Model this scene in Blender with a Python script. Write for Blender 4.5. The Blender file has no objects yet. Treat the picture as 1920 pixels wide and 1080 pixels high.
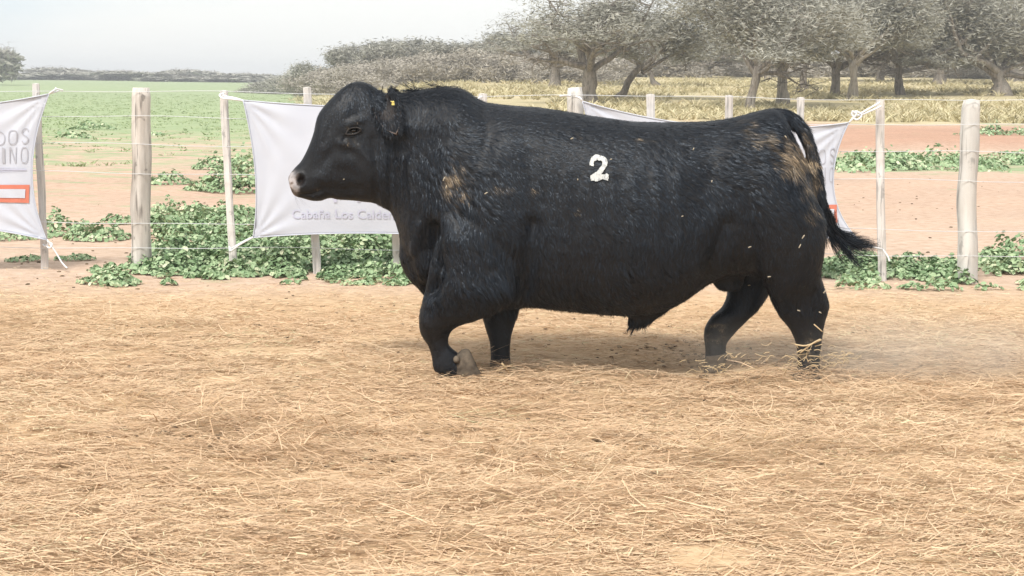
import bpy, math, random
import numpy as np
from mathutils import Vector, Matrix
from mathutils.bvhtree import BVHTree
from mathutils.kdtree import KDTree

SC = bpy.context.scene
COL = SC.collection
rng = np.random.default_rng(7)
random.seed(7)

# ---------------------------------------------------------------- camera
H = 1.40
F = 3000.0
PITCH = math.atan(384.0 / F)
ROLL = math.radians(0.55)
cp, sp = math.cos(PITCH), math.sin(PITCH)
fwd = np.array([0, cp, -sp])
r0 = np.array([1.0, 0, 0]); u0 = np.array([0, sp, cp])
right = r0 * math.cos(ROLL) + u0 * math.sin(ROLL)
up = -r0 * math.sin(ROLL) + u0 * math.cos(ROLL)
CAM = np.array([0, 0, H])
cam_d = bpy.data.cameras.new('camera')
cam = bpy.data.objects.new('camera', cam_d); COL.objects.link(cam)
cam_d.sensor_width = 36; cam_d.lens = 36 * F / 1920
cam_d.clip_start = 0.05; cam_d.clip_end = 5000
M = Matrix(((right[0], up[0], -fwd[0], 0), (right[1], up[1], -fwd[1], 0), (right[2], up[2], -fwd[2], H), (0, 0, 0, 1)))
cam.matrix_world = M
SC.camera = cam

# ---------------------------------------------------------------- world, sun, exposure
world = bpy.data.worlds.new('World'); SC.world = world; world.use_nodes = True
wn, wl = world.node_tree.nodes, world.node_tree.links
SUN_EL, SUN_AZ = math.radians(52), math.radians(205)   # azimuth clockwise from +Y
sky = wn.new('ShaderNodeTexSky'); sky.sky_type = 'NISHITA'; sky.sun_disc = False
sky.sun_elevation = SUN_EL; sky.sun_rotation = SUN_AZ
sky.dust_density = 3.0
tc = wn.new('ShaderNodeTexCoord')
mp = wn.new('ShaderNodeMapping'); mp.inputs['Scale'].default_value = (1, 1, 4)
wl.new(tc.outputs['Generated'], mp.inputs[0])
nz = wn.new('ShaderNodeTexNoise'); nz.inputs['Scale'].default_value = 2.6; nz.inputs['Detail'].default_value = 6
wl.new(mp.outputs[0], nz.inputs['Vector'])
rp = wn.new('ShaderNodeValToRGB'); rp.color_ramp.elements[0].position = 0.50; rp.color_ramp.elements[1].position = 0.78
rp.color_ramp.elements[0].color = (3.85, 3.86, 3.76, 1); rp.color_ramp.elements[1].color = (2.9, 3.3, 3.55, 1)
wl.new(nz.outputs[0], rp.inputs[0])
mx = wn.new('ShaderNodeMixRGB'); mx.inputs[0].default_value = 0.88
wl.new(sky.outputs[0], mx.inputs[1]); wl.new(rp.outputs[0], mx.inputs[2])
bg = wn['Background']; bg.inputs['Strength'].default_value = 0.11
wl.new(mx.outputs[0], bg.inputs['Color'])
sd = bpy.data.lights.new('sun', 'SUN'); sd.energy = 1.5; sd.angle = math.radians(16); sd.color = (1, 0.955, 0.89)
sun = bpy.data.objects.new('sun', sd); COL.objects.link(sun)
sdir = Vector((math.sin(SUN_AZ) * math.cos(SUN_EL), math.cos(SUN_AZ) * math.cos(SUN_EL), math.sin(SUN_EL)))
sun.rotation_euler = sdir.to_track_quat('Z', 'Y').to_euler()
SC.view_settings.view_transform = 'Standard'; SC.view_settings.look = 'None'
SC.view_settings.gamma = 1; SC.view_settings.use_curve_mapping = False
SC.view_settings.exposure = 1.40
SC.render.engine = 'CYCLES'

# ---------------------------------------------------------------- numeric helpers
def P(px, py, Y):
    """world point(s) at depth Y seen along pixel (px,py) of the 1920x1080 photograph"""
    px = np.asarray(px, float); py = np.asarray(py, float); Y = np.asarray(Y, float)
    d = fwd + right * ((px - 960) / F)[..., None] + up * ((540 - py) / F)[..., None]
    t = Y / d[..., 1]
    return CAM + d * t[..., None]

def proj(v):
    q = np.asarray(v, float) - CAM
    w = q @ fwd
    return 960 + F * (q @ right) / w, 540 - F * (q @ up) / w

def hsh(ix, iy, iz, s):
    h = (ix.astype(np.int64) * 374761393 + iy.astype(np.int64) * 668265263 + iz.astype(np.int64) * 2147483647 + s * 1274126177) & 0xffffffff
    h = ((h ^ (h >> 13)) * 1274126177) & 0xffffffff
    h = (h ^ (h >> 16)) & 0xffffffff
    return h / 4294967295.0

def noise(p, scale=1.0, seed=0, octaves=1):
    """value noise, about -1..1"""
    p = np.asarray(p, float)
    out = np.zeros(p.shape[:-1]); amp = 1.0; tot = 0
    for o in range(octaves):
        q = p * scale * (2 ** o) + 17.3 * o
        i = np.floor(q).astype(np.int64); f = q - i; f = f * f * (3 - 2 * f)
        v = 0
        for dx in (0, 1):
            for dy in (0, 1):
                for dz in (0, 1):
                    w = (f[..., 0] if dx else 1 - f[..., 0]) * (f[..., 1] if dy else 1 - f[..., 1]) * (f[..., 2] if dz else 1 - f[..., 2])
                    v = v + w * hsh(i[..., 0] + dx, i[..., 1] + dy, i[..., 2] + dz, seed + o)
        out += amp * (v * 2 - 1); tot += amp; amp *= 0.5
    return out / tot

def sst(a, b, x):
    t = np.clip((np.asarray(x, float) - a) / (b - a), 0, 1)
    return t * t * (3 - 2 * t)

def nrm(v):
    return v / np.maximum(np.linalg.norm(v, axis=-1, keepdims=True), 1e-9)

def terrain(x, y):
    x = np.asarray(x, float); y = np.asarray(y, float)
    yy = np.maximum(y, 1.0)
    a = np.clip(x / yy, -1.5, 1.5)
    w = sst(-0.15, -0.03, a)
    rise_r = 0.0225 * np.clip(y - 40, 0, 130)
    rise_l = 1.30 * sst(110, 420, y)
    z = w * rise_r + (1 - w) * rise_l
    p = np.stack([x, y, 0 * x], -1)
    near = 1 - sst(10.0, 12.0, y)
    z = z + near * (0.022 * noise(p, 1.6, 3, 3) + 0.012 * noise(p, 5, 4))
    z = z + (1 - near) * (1 - sst(90, 140, y)) * 0.03 * noise(p, 0.9, 5, 2)
    # shallow bank of the dirt lane on the right
    bank = sst(0.18, 0.26, a) * sst(33, 37, y) * (1 - sst(37, 52, y))
    return z + 0.22 * bank

def G(px, py):
    """ground point seen at pixel"""
    px = np.atleast_1d(np.asarray(px, float)); py = np.atleast_1d(np.asarray(py, float))
    d = fwd + right * ((px - 960) / F)[..., None] + up * ((540 - py) / F)[..., None]
    t = np.full(px.shape, 5.0); z = np.zeros(px.shape)
    for _ in range(12):
        t = 0.5 * t + 0.5 * np.clip((H - z) / np.maximum(-d[..., 2], 1e-4), 1, 600)
        q = CAM + d * t[..., None]
        z = terrain(q[..., 0], q[..., 1])
    q[..., 2] = z
    return q

# ---------------------------------------------------------------- mesh / object helpers
def new_mesh(name, verts, faces, attrs=None, smooth=False, mats=None, fmat=None):
    """verts (n,3); faces: (m,k) array or list of such arrays"""
    me = bpy.data.meshes.new(name)
    verts = np.asarray(verts, np.float32)
    fl = faces if isinstance(faces, list) else [faces]
    fl = [np.asarray(f, np.int32) for f in fl if len(f)]
    me.vertices.add(len(verts)); me.vertices.foreach_set('co', verts.ravel())
    loops = np.concatenate([f.ravel() for f in fl])
    tot = np.concatenate([np.full(len(f), f.shape[1], np.int32) for f in fl])
    start = np.concatenate([[0], np.cumsum(tot)[:-1]]).astype(np.int32)
    me.loops.add(len(loops)); me.loops.foreach_set('vertex_index', loops)
    me.polygons.add(len(tot)); me.polygons.foreach_set('loop_start', start); me.polygons.foreach_set('loop_total', tot)
    me.polygons.foreach_set('use_smooth', np.full(len(tot), smooth, bool))
    if fmat is not None: me.polygons.foreach_set('material_index', np.asarray(fmat, np.int32))
    me.update(calc_edges=True)
    for k, v in (attrs or {}).items():
        a = me.attributes.new(k, 'FLOAT', 'POINT'); a.data.foreach_set('value', np.asarray(v, np.float32))
    for m in (mats or []): me.materials.append(m)
    return me

def link(name, me, parent=None, loc=None):
    o = bpy.data.objects.new(name, me); COL.objects.link(o)
    if loc is not None: o.location = loc
    if parent is not None: o.parent = parent
    return o

def tag(o, label=None, category=None, group=None, kind=None):
    if label: o['label'] = label
    if category: o['category'] = category
    if group: o['group'] = group
    if kind: o['kind'] = kind
    return o

def empty(name, loc=(0, 0, 0)):
    o = bpy.data.objects.new(name, None); COL.objects.link(o); o.location = loc
    return o

def tube(pts, rad, n=8, cap=True, wob=0.0, seed=0):
    """closed tube along a polyline; returns verts, [quads, tris]"""
    pts = np.asarray(pts, float); m = len(pts); rad = np.broadcast_to(np.asarray(rad, float), (m,))
    t = nrm(np.gradient(pts, axis=0))
    ref = np.array([0.13, 0.31, 0.94]) if abs(t[0][2]) < 0.9 else np.array([1.0, 0.2, 0])
    a = nrm(np.cross(t, ref)); b = np.cross(t, a)
    th = np.arange(n) * 2 * math.pi / n
    r = rad[:, None] * np.ones((1, n))
    v = pts[:, None] + a[:, None] * (np.cos(th) * r)[..., None] + b[:, None] * (np.sin(th) * r)[..., None]
    if wob:
        v = v + wob * (noise(v, 9, seed)[..., None]) * (a[:, None] * np.cos(th)[None, :, None] + b[:, None] * np.sin(th)[None, :, None])
    v = v.reshape(-1, 3)
    i = np.arange(m - 1)[:, None] * n; j = np.arange(n)[None]; k = (j + 1) % n
    q = np.stack([i + j, i + k, i + n + k, i + n + j], -1).reshape(-1, 4)
    tr = np.zeros((0, 3), int)
    if cap:
        v = np.vstack([v, pts[0], pts[-1]]); c0 = m * n; c1 = c0 + 1
        j = np.arange(n); k = (j + 1) % n
        tr = np.vstack([np.stack([np.full(n, c0), k, j], -1), np.stack([np.full(n, c1), (m - 1) * n + j, (m - 1) * n + k], -1)])
    return v, q, tr

class MB:
    def __init__(s): s.v = []; s.q = []; s.t = []; s.n = 0
    def add(s, v, q=None, t=None):
        v = np.asarray(v, float)
        s.v.append(v)
        if q is not None and len(q): s.q.append(np.asarray(q) + s.n)
        if t is not None and len(t): s.t.append(np.asarray(t) + s.n)
        s.n += len(v)
    def tube(s, *a, **k): s.add(*tube(*a, **k))
    def mesh(s, name, mat, smooth=True, attrs=None):
        f = []
        if s.q: f.append(np.vstack(s.q))
        if s.t: f.append(np.vstack(s.t))
        return new_mesh(name, np.vstack(s.v), f, smooth=smooth, mats=[mat], attrs=attrs)

def ribbons(root, d, side, length, width, bend, nseg=2, taper=0.35):
    """thin blades: root (n,3), direction d, width axis side, bend (n,3) total offset at the tip"""
    n = len(root); ts = np.linspace(0, 1, nseg + 1)
    vs = []
    for t in ts:
        c = root + d * (length * t)[:, None] + bend * (t * t)
        w = (width * (1 - (1 - taper) * t) * 0.5)[:, None]
        vs.append(c - side * w); vs.append(c + side * w)
    v = np.stack(vs, 1).reshape(-1, 3)
    k = 2 * (nseg + 1); base = (np.arange(n) * k)[:, None, None]
    q = np.array([[2 * i, 2 * i + 1, 2 * i + 3, 2 * i + 2] for i in range(nseg)])[None] + base
    return v, q.reshape(-1, 4), k

# ---------------------------------------------------------------- materials
def mat(name, color=(0.5, 0.5, 0.5), rough=0.8, spec=0.3):
    m = bpy.data.materials.new(name); m.use_nodes = True
    b = m.node_tree.nodes['Principled BSDF']
    b.inputs['Base Color'].default_value = (*color, 1); b.inputs['Roughness'].default_value = rough
    b.inputs['Specular IOR Level'].default_value = spec
    return m, m.node_tree.nodes, m.node_tree.links, b

def attr(n, name):
    a = n.new('ShaderNodeAttribute'); a.attribute_name = name; return a.outputs['Fac']

def ramp(n, l, src, stops):
    r = n.new('ShaderNodeValToRGB'); e = r.color_ramp.elements
    while len(e) < len(stops): e.new(0.5)
    for i, (p, c) in enumerate(stops):
        e[i].position = p; e[i].color = (*c, 1)
    l.new(src, r.inputs[0]); return r.outputs[0]

def mixc(n, l, fac, a, b, mode='MIX'):
    m = n.new('ShaderNodeMixRGB'); m.blend_type = mode
    for s, i in ((fac, 0), (a, 1), (b, 2)):
        if isinstance(s, (int, float)): m.inputs[i].default_value = s
        elif isinstance(s, tuple): m.inputs[i].default_value = (*s, 1)
        else: l.new(s, m.inputs[i])
    return m.outputs[0]

def math_(n, l, op, a, b=None, c=None):
    m = n.new('ShaderNodeMath'); m.operation = op
    for i, s in enumerate((a, b, c)):
        if s is None: continue
        if isinstance(s, (int, float)): m.inputs[i].default_value = s
        else: l.new(s, m.inputs[i])
    return m.outputs[0]

def nnoise(n, l, scale, detail=4, vec=None, rough=0.55, stretch=None):
    t = n.new('ShaderNodeTexNoise'); t.inputs['Scale'].default_value = scale; t.inputs['Detail'].default_value = detail
    t.inputs['Roughness'].default_value = rough
    if vec is None:
        c = n.new('ShaderNodeTexCoord'); vec = c.outputs['Object']
    if stretch:
        mpn = n.new('ShaderNodeMapping'); mpn.inputs['Scale'].default_value = stretch; l.new(vec, mpn.inputs[0]); vec = mpn.outputs[0]
    l.new(vec, t.inputs['Vector']); return t.outputs[0]

def bump(n, l, b, h, strength, dist):
    u = n.new('ShaderNodeBump'); u.inputs['Strength'].default_value = strength; u.inputs['Distance'].default_value = dist
    l.new(h, u.inputs['Height']); l.new(u.outputs[0], b.inputs['Normal'])

def m_ground():
    m, n, l, b = mat('ground_soil', rough=0.95, spec=0.1)
    fine = nnoise(n, l, 9.0, 8, rough=0.65); big = nnoise(n, l, 0.55, 5); mid = nnoise(n, l, 2.2, 6, stretch=(0.5, 1, 1))
    dirt = ramp(n, l, fine, [(0.3, (0.40, 0.285, 0.21)), (0.5, (0.50, 0.375, 0.285)), (0.72, (0.57, 0.45, 0.36))])
    red = ramp(n, l, fine, [(0.3, (0.37, 0.215, 0.15)), (0.7, (0.50, 0.32, 0.23))])
    dirt = mixc(n, l, attr(n, 'red'), dirt, red)
    patch = math_(n, l, 'SUBTRACT', mid, 0.5)
    def cover(a, k, s):
        v = math_(n, l, 'MULTIPLY_ADD', patch, k, a)
        v = math_(n, l, 'SUBTRACT', v, 0.5); v = math_(n, l, 'MULTIPLY_ADD', v, s, 0.5)
        c = n.new('ShaderNodeClamp'); l.new(v, c.inputs[0]); return c.outputs[0]
    green = ramp(n, l, nnoise(n, l, 3.5, 7, stretch=(0.3, 1, 1)), [(0.3, (0.215, 0.285, 0.145)), (0.5, (0.295, 0.365, 0.205)), (0.7, (0.37, 0.405, 0.26))])
    dry = ramp(n, l, nnoise(n, l, 1.6, 7, stretch=(0.5, 1, 1)), [(0.3, (0.33, 0.29, 0.165)), (0.5, (0.48, 0.42, 0.26)), (0.7, (0.57, 0.48, 0.33))])
    straw = ramp(n, l, nnoise(n, l, 22, 6, stretch=(0.45, 1, 1)), [(0.28, (0.34, 0.235, 0.14)), (0.5, (0.52, 0.37, 0.225)), (0.7, (0.60, 0.445, 0.285))])
    c = mixc(n, l, cover(attr(n, 'dry'), 1.2, 2.5), dirt, dry)
    c = mixc(n, l, cover(attr(n, 'green'), 2.2, 3.0), c, green)
    c = mixc(n, l, attr(n, 'straw'), c, straw)
    c = mixc(n, l, 0.35, c, ramp(n, l, big, [(0.3, (0.42, 0.42, 0.42)), (0.7, (0.62, 0.6, 0.58))]), 'OVERLAY')
    l.new(c, b.inputs['Base Color'])
    bump(n, l, b, fine, 0.6, 0.02)
    return m

def m_attr(name, stops, rough=0.7, spec=0.25, att='tone', transl=0.0):
    m, n, l, b = mat(name, rough=rough, spec=spec)
    l.new(ramp(n, l, attr(n, att), stops), b.inputs['Base Color'])
    return m

M_ground = m_ground()
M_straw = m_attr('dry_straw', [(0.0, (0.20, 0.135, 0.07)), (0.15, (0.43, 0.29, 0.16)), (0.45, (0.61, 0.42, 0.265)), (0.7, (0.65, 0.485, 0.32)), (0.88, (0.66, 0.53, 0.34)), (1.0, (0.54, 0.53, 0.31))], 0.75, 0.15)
M_weed = m_attr('weed_leaf', [(0.0, (0.10, 0.17, 0.075)), (0.4, (0.225, 0.33, 0.175)), (0.8, (0.37, 0.47, 0.275)), (1.0, (0.56, 0.58, 0.40))], 0.6, 0.3)
M_tuft = m_attr('bunch_grass', [(0.0, (0.30, 0.27, 0.16)), (0.5, (0.52, 0.47, 0.29)), (1.0, (0.66, 0.58, 0.40))], 0.85, 0.1)
M_crop = m_attr('young_crop', [(0.0, (0.24, 0.32, 0.155)), (1.0, (0.42, 0.47, 0.28))], 0.85, 0.1)
M_crown = m_attr('olive_grey_foliage', [(0.0, (0.17, 0.165, 0.14)), (0.5, (0.31, 0.305, 0.26)), (1.0, (0.45, 0.44, 0.38))], 0.9, 0.1)  # grey-olive with distance haze painted in: lightened instead of thickening the air
M_brush = m_attr('grey_brush_twigs', [(0.0, (0.22, 0.20, 0.165)), (0.5, (0.36, 0.33, 0.28)), (1.0, (0.49, 0.455, 0.39))], 0.9, 0.1)

def m_wood(name, lo, hi, scale=14):
    m, n, l, b = mat(name, rough=0.9, spec=0.15)
    f = nnoise(n, l, scale, 7, stretch=(1, 1, 0.13)); g = nnoise(n, l, 3, 4)
    c = ramp(n, l, f, [(0.3, lo), (0.62, hi)])
    c = mixc(n, l, ramp(n, l, g, [(0.35, (0, 0, 0)), (0.75, (0.4, 0.4, 0.4))]), c, (0.50, 0.42, 0.35))
    ck = nnoise(n, l, scale * 3.2, 5, stretch=(1, 1, 0.06)); kn = nnoise(n, l, scale * 0.9, 3, stretch=(1, 1, 0.7))
    c = mixc(n, l, ramp(n, l, ck, [(0.56, (0, 0, 0)), (0.66, (0.85, 0.85, 0.85))]), c, tuple(q * 0.55 for q in lo))
    c = mixc(n, l, ramp(n, l, kn, [(0.64, (0, 0, 0)), (0.70, (0.7, 0.7, 0.7))]), c, tuple(q * 0.6 for q in lo))
    l.new(c, b.inputs['Base Color']); bump(n, l, b, f, 0.7, 0.01)
    return m
M_post = m_wood('weathered_post_wood', (0.30, 0.275, 0.25), (0.62, 0.59, 0.55))
M_stake = m_wood('pale_stake_wood', (0.54, 0.525, 0.51), (0.72, 0.70, 0.68), 20)
M_paint = m_wood('whitewashed_post_wood', (0.46, 0.45, 0.43), (0.66, 0.655, 0.63), 10)
M_bark = m_wood('rough_grey_bark', (0.12, 0.105, 0.09), (0.29, 0.265, 0.23), 8)
M_palebark = m_wood('pale_grey_bark', (0.16, 0.145, 0.12), (0.36, 0.33, 0.28), 8)
M_wire, n_, l_, b_ = mat('galvanised_wire', (0.62, 0.64, 0.66), 0.5, 0.4)
M_rope, n_, l_, b_ = mat('white_rope', (0.72, 0.73, 0.75), 0.85, 0.1)
def m_cloth():
    m, n, l, b = mat('white_banner_cloth', (0.70, 0.715, 0.78), 0.75, 0.2)
    f = nnoise(n, l, 3.0, 4)
    l.new(ramp(n, l, f, [(0.3, (0.50, 0.53, 0.61)), (0.7, (0.545, 0.575, 0.645))]), b.inputs['Base Color'])
    w = nnoise(n, l, 1.3, 3); bump(n, l, b, w, 0.35, 0.05)
    return m
M_cloth = m_cloth()
M_ink, n_, l_, b_ = mat('grey_print', (0.40, 0.41, 0.46), 0.8, 0.1)
M_ink2, n_, l_, b_ = mat('lavender_print', (0.49, 0.50, 0.62), 0.8, 0.1)
M_red, n_, l_, b_ = mat('red_print', (0.58, 0.20, 0.14), 0.8, 0.1)

# ---------------------------------------------------------------- ground sheet
def build_ground():
    NA, NR = 620, 420
    u = np.linspace(-1, 1, NA, endpoint=False)
    ang = math.pi * (0.16 * u + 0.84 * u ** 5)          # dense ahead of the camera, sparse elsewhere; closes at +-pi
    rad = 1.5 + (1600 - 1.5) * (np.linspace(0, 1, NR) ** 4.2)
    rad = np.concatenate([[1.5], 1.5 + np.cumsum(np.geomspace(0.022, 1, NR - 1) * 1)])
    rad = 1.5 + (rad - 1.5) / (rad[-1] - 1.5) * 1600
    A, R = np.meshgrid(ang, rad)
    x = R * np.sin(A); y = R * np.cos(A) + 1.0
    z = terrain(x, y)
    v = np.stack([x, y, z], -1).reshape(-1, 3)
    v = np.vstack([v, [0, 1.0, 0]])
    i = np.arange(NR - 1)[:, None] * NA; j = np.arange(NA)[None]; k = (j + 1) % NA
    q = np.stack([i + j, i + NA + j, i + NA + k, i + k], -1).reshape(-1, 4)
    j = np.arange(NA); t = np.stack([np.full(NA, NR * NA), j, (j + 1) % NA], -1)
    X, Y = v[:, 0], v[:, 1]; a = X / np.maximum(Y, 1)
    pn = noise(v * [1, 1, 0], 0.25, 11, 3)
    straw = 1 - sst(9.6 + pn, 11.6 + pn, Y)
    left = 1 - sst(-0.16, -0.09, a + 0.02 * pn)
    green = left * (0.16 + 0.30 * sst(16, 30, Y) + 0.75 * sst(30, 62, Y)) * sst(13, 17, Y)
    strip = sst(0.12, 0.2, a) * sst(25, 27.5, Y) * (1 - sst(32, 35, Y))
    green = np.maximum(green, 0.62 * strip)
    green = np.maximum(green, 0.30 * sst(0.27, 0.3, a) * sst(48, 50, Y) * (1 - sst(56, 60, Y)))
    dry = (1 - left) * sst(44, 56, Y + 4 * pn)
    dry = np.maximum(dry, sst(330, 420, Y) * sst(-0.335, -0.30, -np.abs(a + 0.325)) * 0.9)
    red = sst(0.12, 0.2, a) * sst(33, 37, Y) * (1 - sst(46, 54, Y)) * 0.95 + 0.25 * sst(13, 20, Y) * (1 - sst(24, 26, Y))
    me = new_mesh('ground', v, [q, t], dict(green=green, dry=dry, red=np.clip(red, 0, 1), straw=straw), smooth=True, mats=[M_ground])
    o = link('ground', me); tag(o, kind='structure')
build_ground()

# ---------------------------------------------------------------- straw litter over the paddock
def build_straw():
    N = 120000
    y = 3.7 + (11.3 - 3.7) * rng.random(N * 2) ** 0.95
    x = (rng.random(N * 2) * 2 - 1) * (0.42 * y + 0.7)
    p = np.stack([x, y, 0 * x], -1)
    dens = (1 - sst(8.6, 11.0, y) * 0.93) * (0.62 + 0.5 * noise(p, 1.1, 21, 3) + 0.5 * noise(p * [1, 2.0, 1], 4.0, 27, 2))
    keep = rng.random(N * 2) < dens * (0.5 + 0.5 * sst(0, 3, 11 - y))
    x, y, p = x[keep][:N], y[keep][:N], p[keep][:N]
    n = len(x)
    th = rng.normal(0, 0.55, n) + 0.5 * noise(p, 1.4, 33)
    th = np.where(rng.random(n) < 0.22, rng.random(n) * 6.28, th)
    flip = rng.random(n) < 0.5; th = np.where(flip, th + math.pi, th)
    L = np.clip(rng.gamma(3.0, 0.030, n), 0.025, 0.24)
    el = rng.normal(0.02, 0.08, n)
    d = np.stack([np.cos(th) * np.cos(el), np.sin(th) * np.cos(el), np.sin(el)], -1)
    hump = np.clip(noise(p, 1.3, 41, 2) + 0.25, 0, 1) * 0.05 + np.clip(noise(p * [1, 2, 1], 4.2, 43), 0, 1) * 0.035
    for (cx, cy, rx) in ((640, 868, .42), (720, 820, .22), (1380, 845, .42), (1270, 870, .30), (1490, 860, .25), (350, 815, .3), (820, 930, .3), (1000, 700, .22), (520, 566, .3), (270, 620, .35), (1450, 735, .3), (230, 770, .3), (1750, 760, .35)):
        g_ = G(cx, cy)[0]
        hump = hump + 0.11 * np.exp(-(((x - g_[0]) / (rx * 1.7)) ** 2 + ((y - g_[1]) / (rx * 0.55)) ** 2)) * (0.5 + 0.5 * noise(p, 6, 91))
    el = el + np.where(hump > 0.06, rng.normal(0.05, 0.2, n), 0)
    d = np.stack([np.cos(th) * np.cos(el), np.sin(th) * np.cos(el), np.sin(el)], -1)
    z = terrain(x, y) + 0.004 + hump * rng.random(n) ** 0.7 + np.abs(el) * L * 0.3
    root = np.stack([x, y, z], -1)
    side = nrm(np.cross(d, np.array([0, 0, 1.0]) + rng.normal(0, 0.22, (n, 3))))
    bend = side * (rng.normal(0, 0.22, n) * L)[:, None] + np.array([0, 0, 1]) * (rng.normal(-0.03, 0.08, n) * L)[:, None]
    W = np.clip(rng.gamma(4, 0.0008, n), 0.0012, 0.006)
    v, q, k = ribbons(root, d, side, L, W, bend, 2, 0.5)
    v[:, 2] = np.maximum(v[:, 2], terrain(v[:, 0], v[:, 1]) + 0.003)
    tone = np.clip(0.55 + 0.13 * rng.normal(size=n) + 0.20 * noise(p, 0.9, 51, 2) - 0.0 * hump, 0, 0.93)
    tone = np.where((hump > 0.085) & (rng.random(n) < 0.40), 0.02 + 0.2 * rng.random(n), tone)  # random stalks in the high piles coloured dark to paint shaded gaps
    tone = np.where(rng.random(n) < 0.05, 0.08 * rng.random(n), tone)
    tone = np.where((noise(p, 0.8, 57, 2) > 0.45) & (rng.random(n) < 0.2), 1.0, tone)
    # short broken chaff between and over the stalks
    n2 = 230000
    y2 = 3.7 + 7.7 * rng.random(n2) ** 0.9; x2 = (rng.random(n2) * 2 - 1) * (0.40 * y2 + 0.6)
    p2 = np.stack([x2, y2, 0 * x2], -1)
    k2 = rng.random(n2) < np.clip((1 - 0.9 * sst(8.8, 11.3, y2)) * (0.75 + 0.5 * noise(p2, 2.2, 66, 3)), 0.03, 1)
    x2, y2, p2 = x2[k2], y2[k2], p2[k2]; n2 = len(x2)
    th2 = np.where(rng.random(n2) < 0.6, rng.normal(0, 0.6, n2), rng.random(n2) * 6.283); L2 = rng.uniform(0.008, 0.055, n2); el2 = rng.normal(0, 0.11, n2)
    d2 = np.stack([np.cos(th2) * np.cos(el2), np.sin(th2) * np.cos(el2), np.sin(el2)], -1)
    hump2 = np.clip(noise(p2, 1.3, 41, 2) + 0.25, 0, 1) * 0.05 + np.clip(noise(p2 * [1, 2, 1], 4.2, 43), 0, 1) * 0.035
    r2 = np.stack([x2, y2, terrain(x2, y2) + 0.004 + hump2 * rng.random(n2) ** 0.5], -1)
    s2 = nrm(np.cross(d2, np.array([0, 0, 1.0]) + rng.normal(0, 0.28, (n2, 3))))
    v2, q2, kk = ribbons(r2, d2, s2, L2, rng.uniform(0.0015, 0.006, n2), np.zeros((n2, 3)), 1, 0.7)
    t2 = np.clip(0.58 + 0.2 * rng.normal(size=n2) + 0.2 * noise(p2, 0.9, 51, 2), 0.05, 0.95)
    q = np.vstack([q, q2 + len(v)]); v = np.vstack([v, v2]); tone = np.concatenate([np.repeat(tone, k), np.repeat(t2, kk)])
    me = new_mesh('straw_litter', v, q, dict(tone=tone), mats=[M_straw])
    o = link('straw_litter', me)
    tag(o, 'trampled golden straw scattered all over the paddock floor', 'straw', kind='stuff')
build_straw()

def build_clods():
    """dung crumbs and dark clods lying in the paddock and on the lane"""
    mb = MB(); tone = []
    ico = bpy.data.meshes.new('tmp')
    import bmesh
    bm = bmesh.new(); bmesh.ops.create_icosphere(bm, subdivisions=1, radius=1)
    bv = np.array([v.co[:] for v in bm.verts]); bf = np.array([[v.index for v in f.verts] for f in bm.faces]); bm.free()
    spots = [(200, 470, 150, 40), (330, 390, 200, 60), (1750, 400, 150, 70), (120, 530, 200, 12), (520, 565, 26, 6), (550, 620, 60, 12), (265, 620, 60, 8), (1290, 660, 130, 45), (1240, 640, 80, 20), (1400, 690, 120, 40), (880, 720, 40, 8), (1150, 850, 300, 60), (350, 815, 120, 20), (640, 870, 120, 25), (820, 600, 200, 30), (960, 650, 900, 120), (1660, 385, 90, 40), (1780, 345, 120, 12)]
    cnt = [26, 26, 22, 24, 14, 30, 20, 120, 60, 90, 24, 90, 40, 40, 30, 220, 16, 8]
    for (cx, cy, sx, sy), c in zip(spots, cnt):
        g = G(cx + rng.normal(0, sx * 0.6, c), np.clip(cy + rng.normal(0, sy * 0.6, c), 320, 1050))
        for q in g:
            s = rng.uniform(0.003, 0.011) * (1.1 if q[1] > 11 else 1)
            v = bv * [s * rng.uniform(1, 2), s * rng.uniform(0.8, 1.3), s * 0.6]
            v = v * (1 + 0.25 * noise(bv, 2, int(rng.integers(99)))[:, None])
            mb.add(v + q + [0, 0, s * 0.35], None, bf); tone.append(np.full(len(bv), rng.random()))
    m = m_attr('dung_crumb', [(0, (0.08, 0.06, 0.04)), (1, (0.24, 0.18, 0.12))], 0.95, 0.1)
    o = link('dung_crumbs', mb.mesh('dung_crumbs', m, True, dict(tone=np.concatenate(tone))))
    tag(o, 'small dark crumbs of dung and soil lying in the straw', 'debris', kind='stuff')
build_clods()

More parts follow.
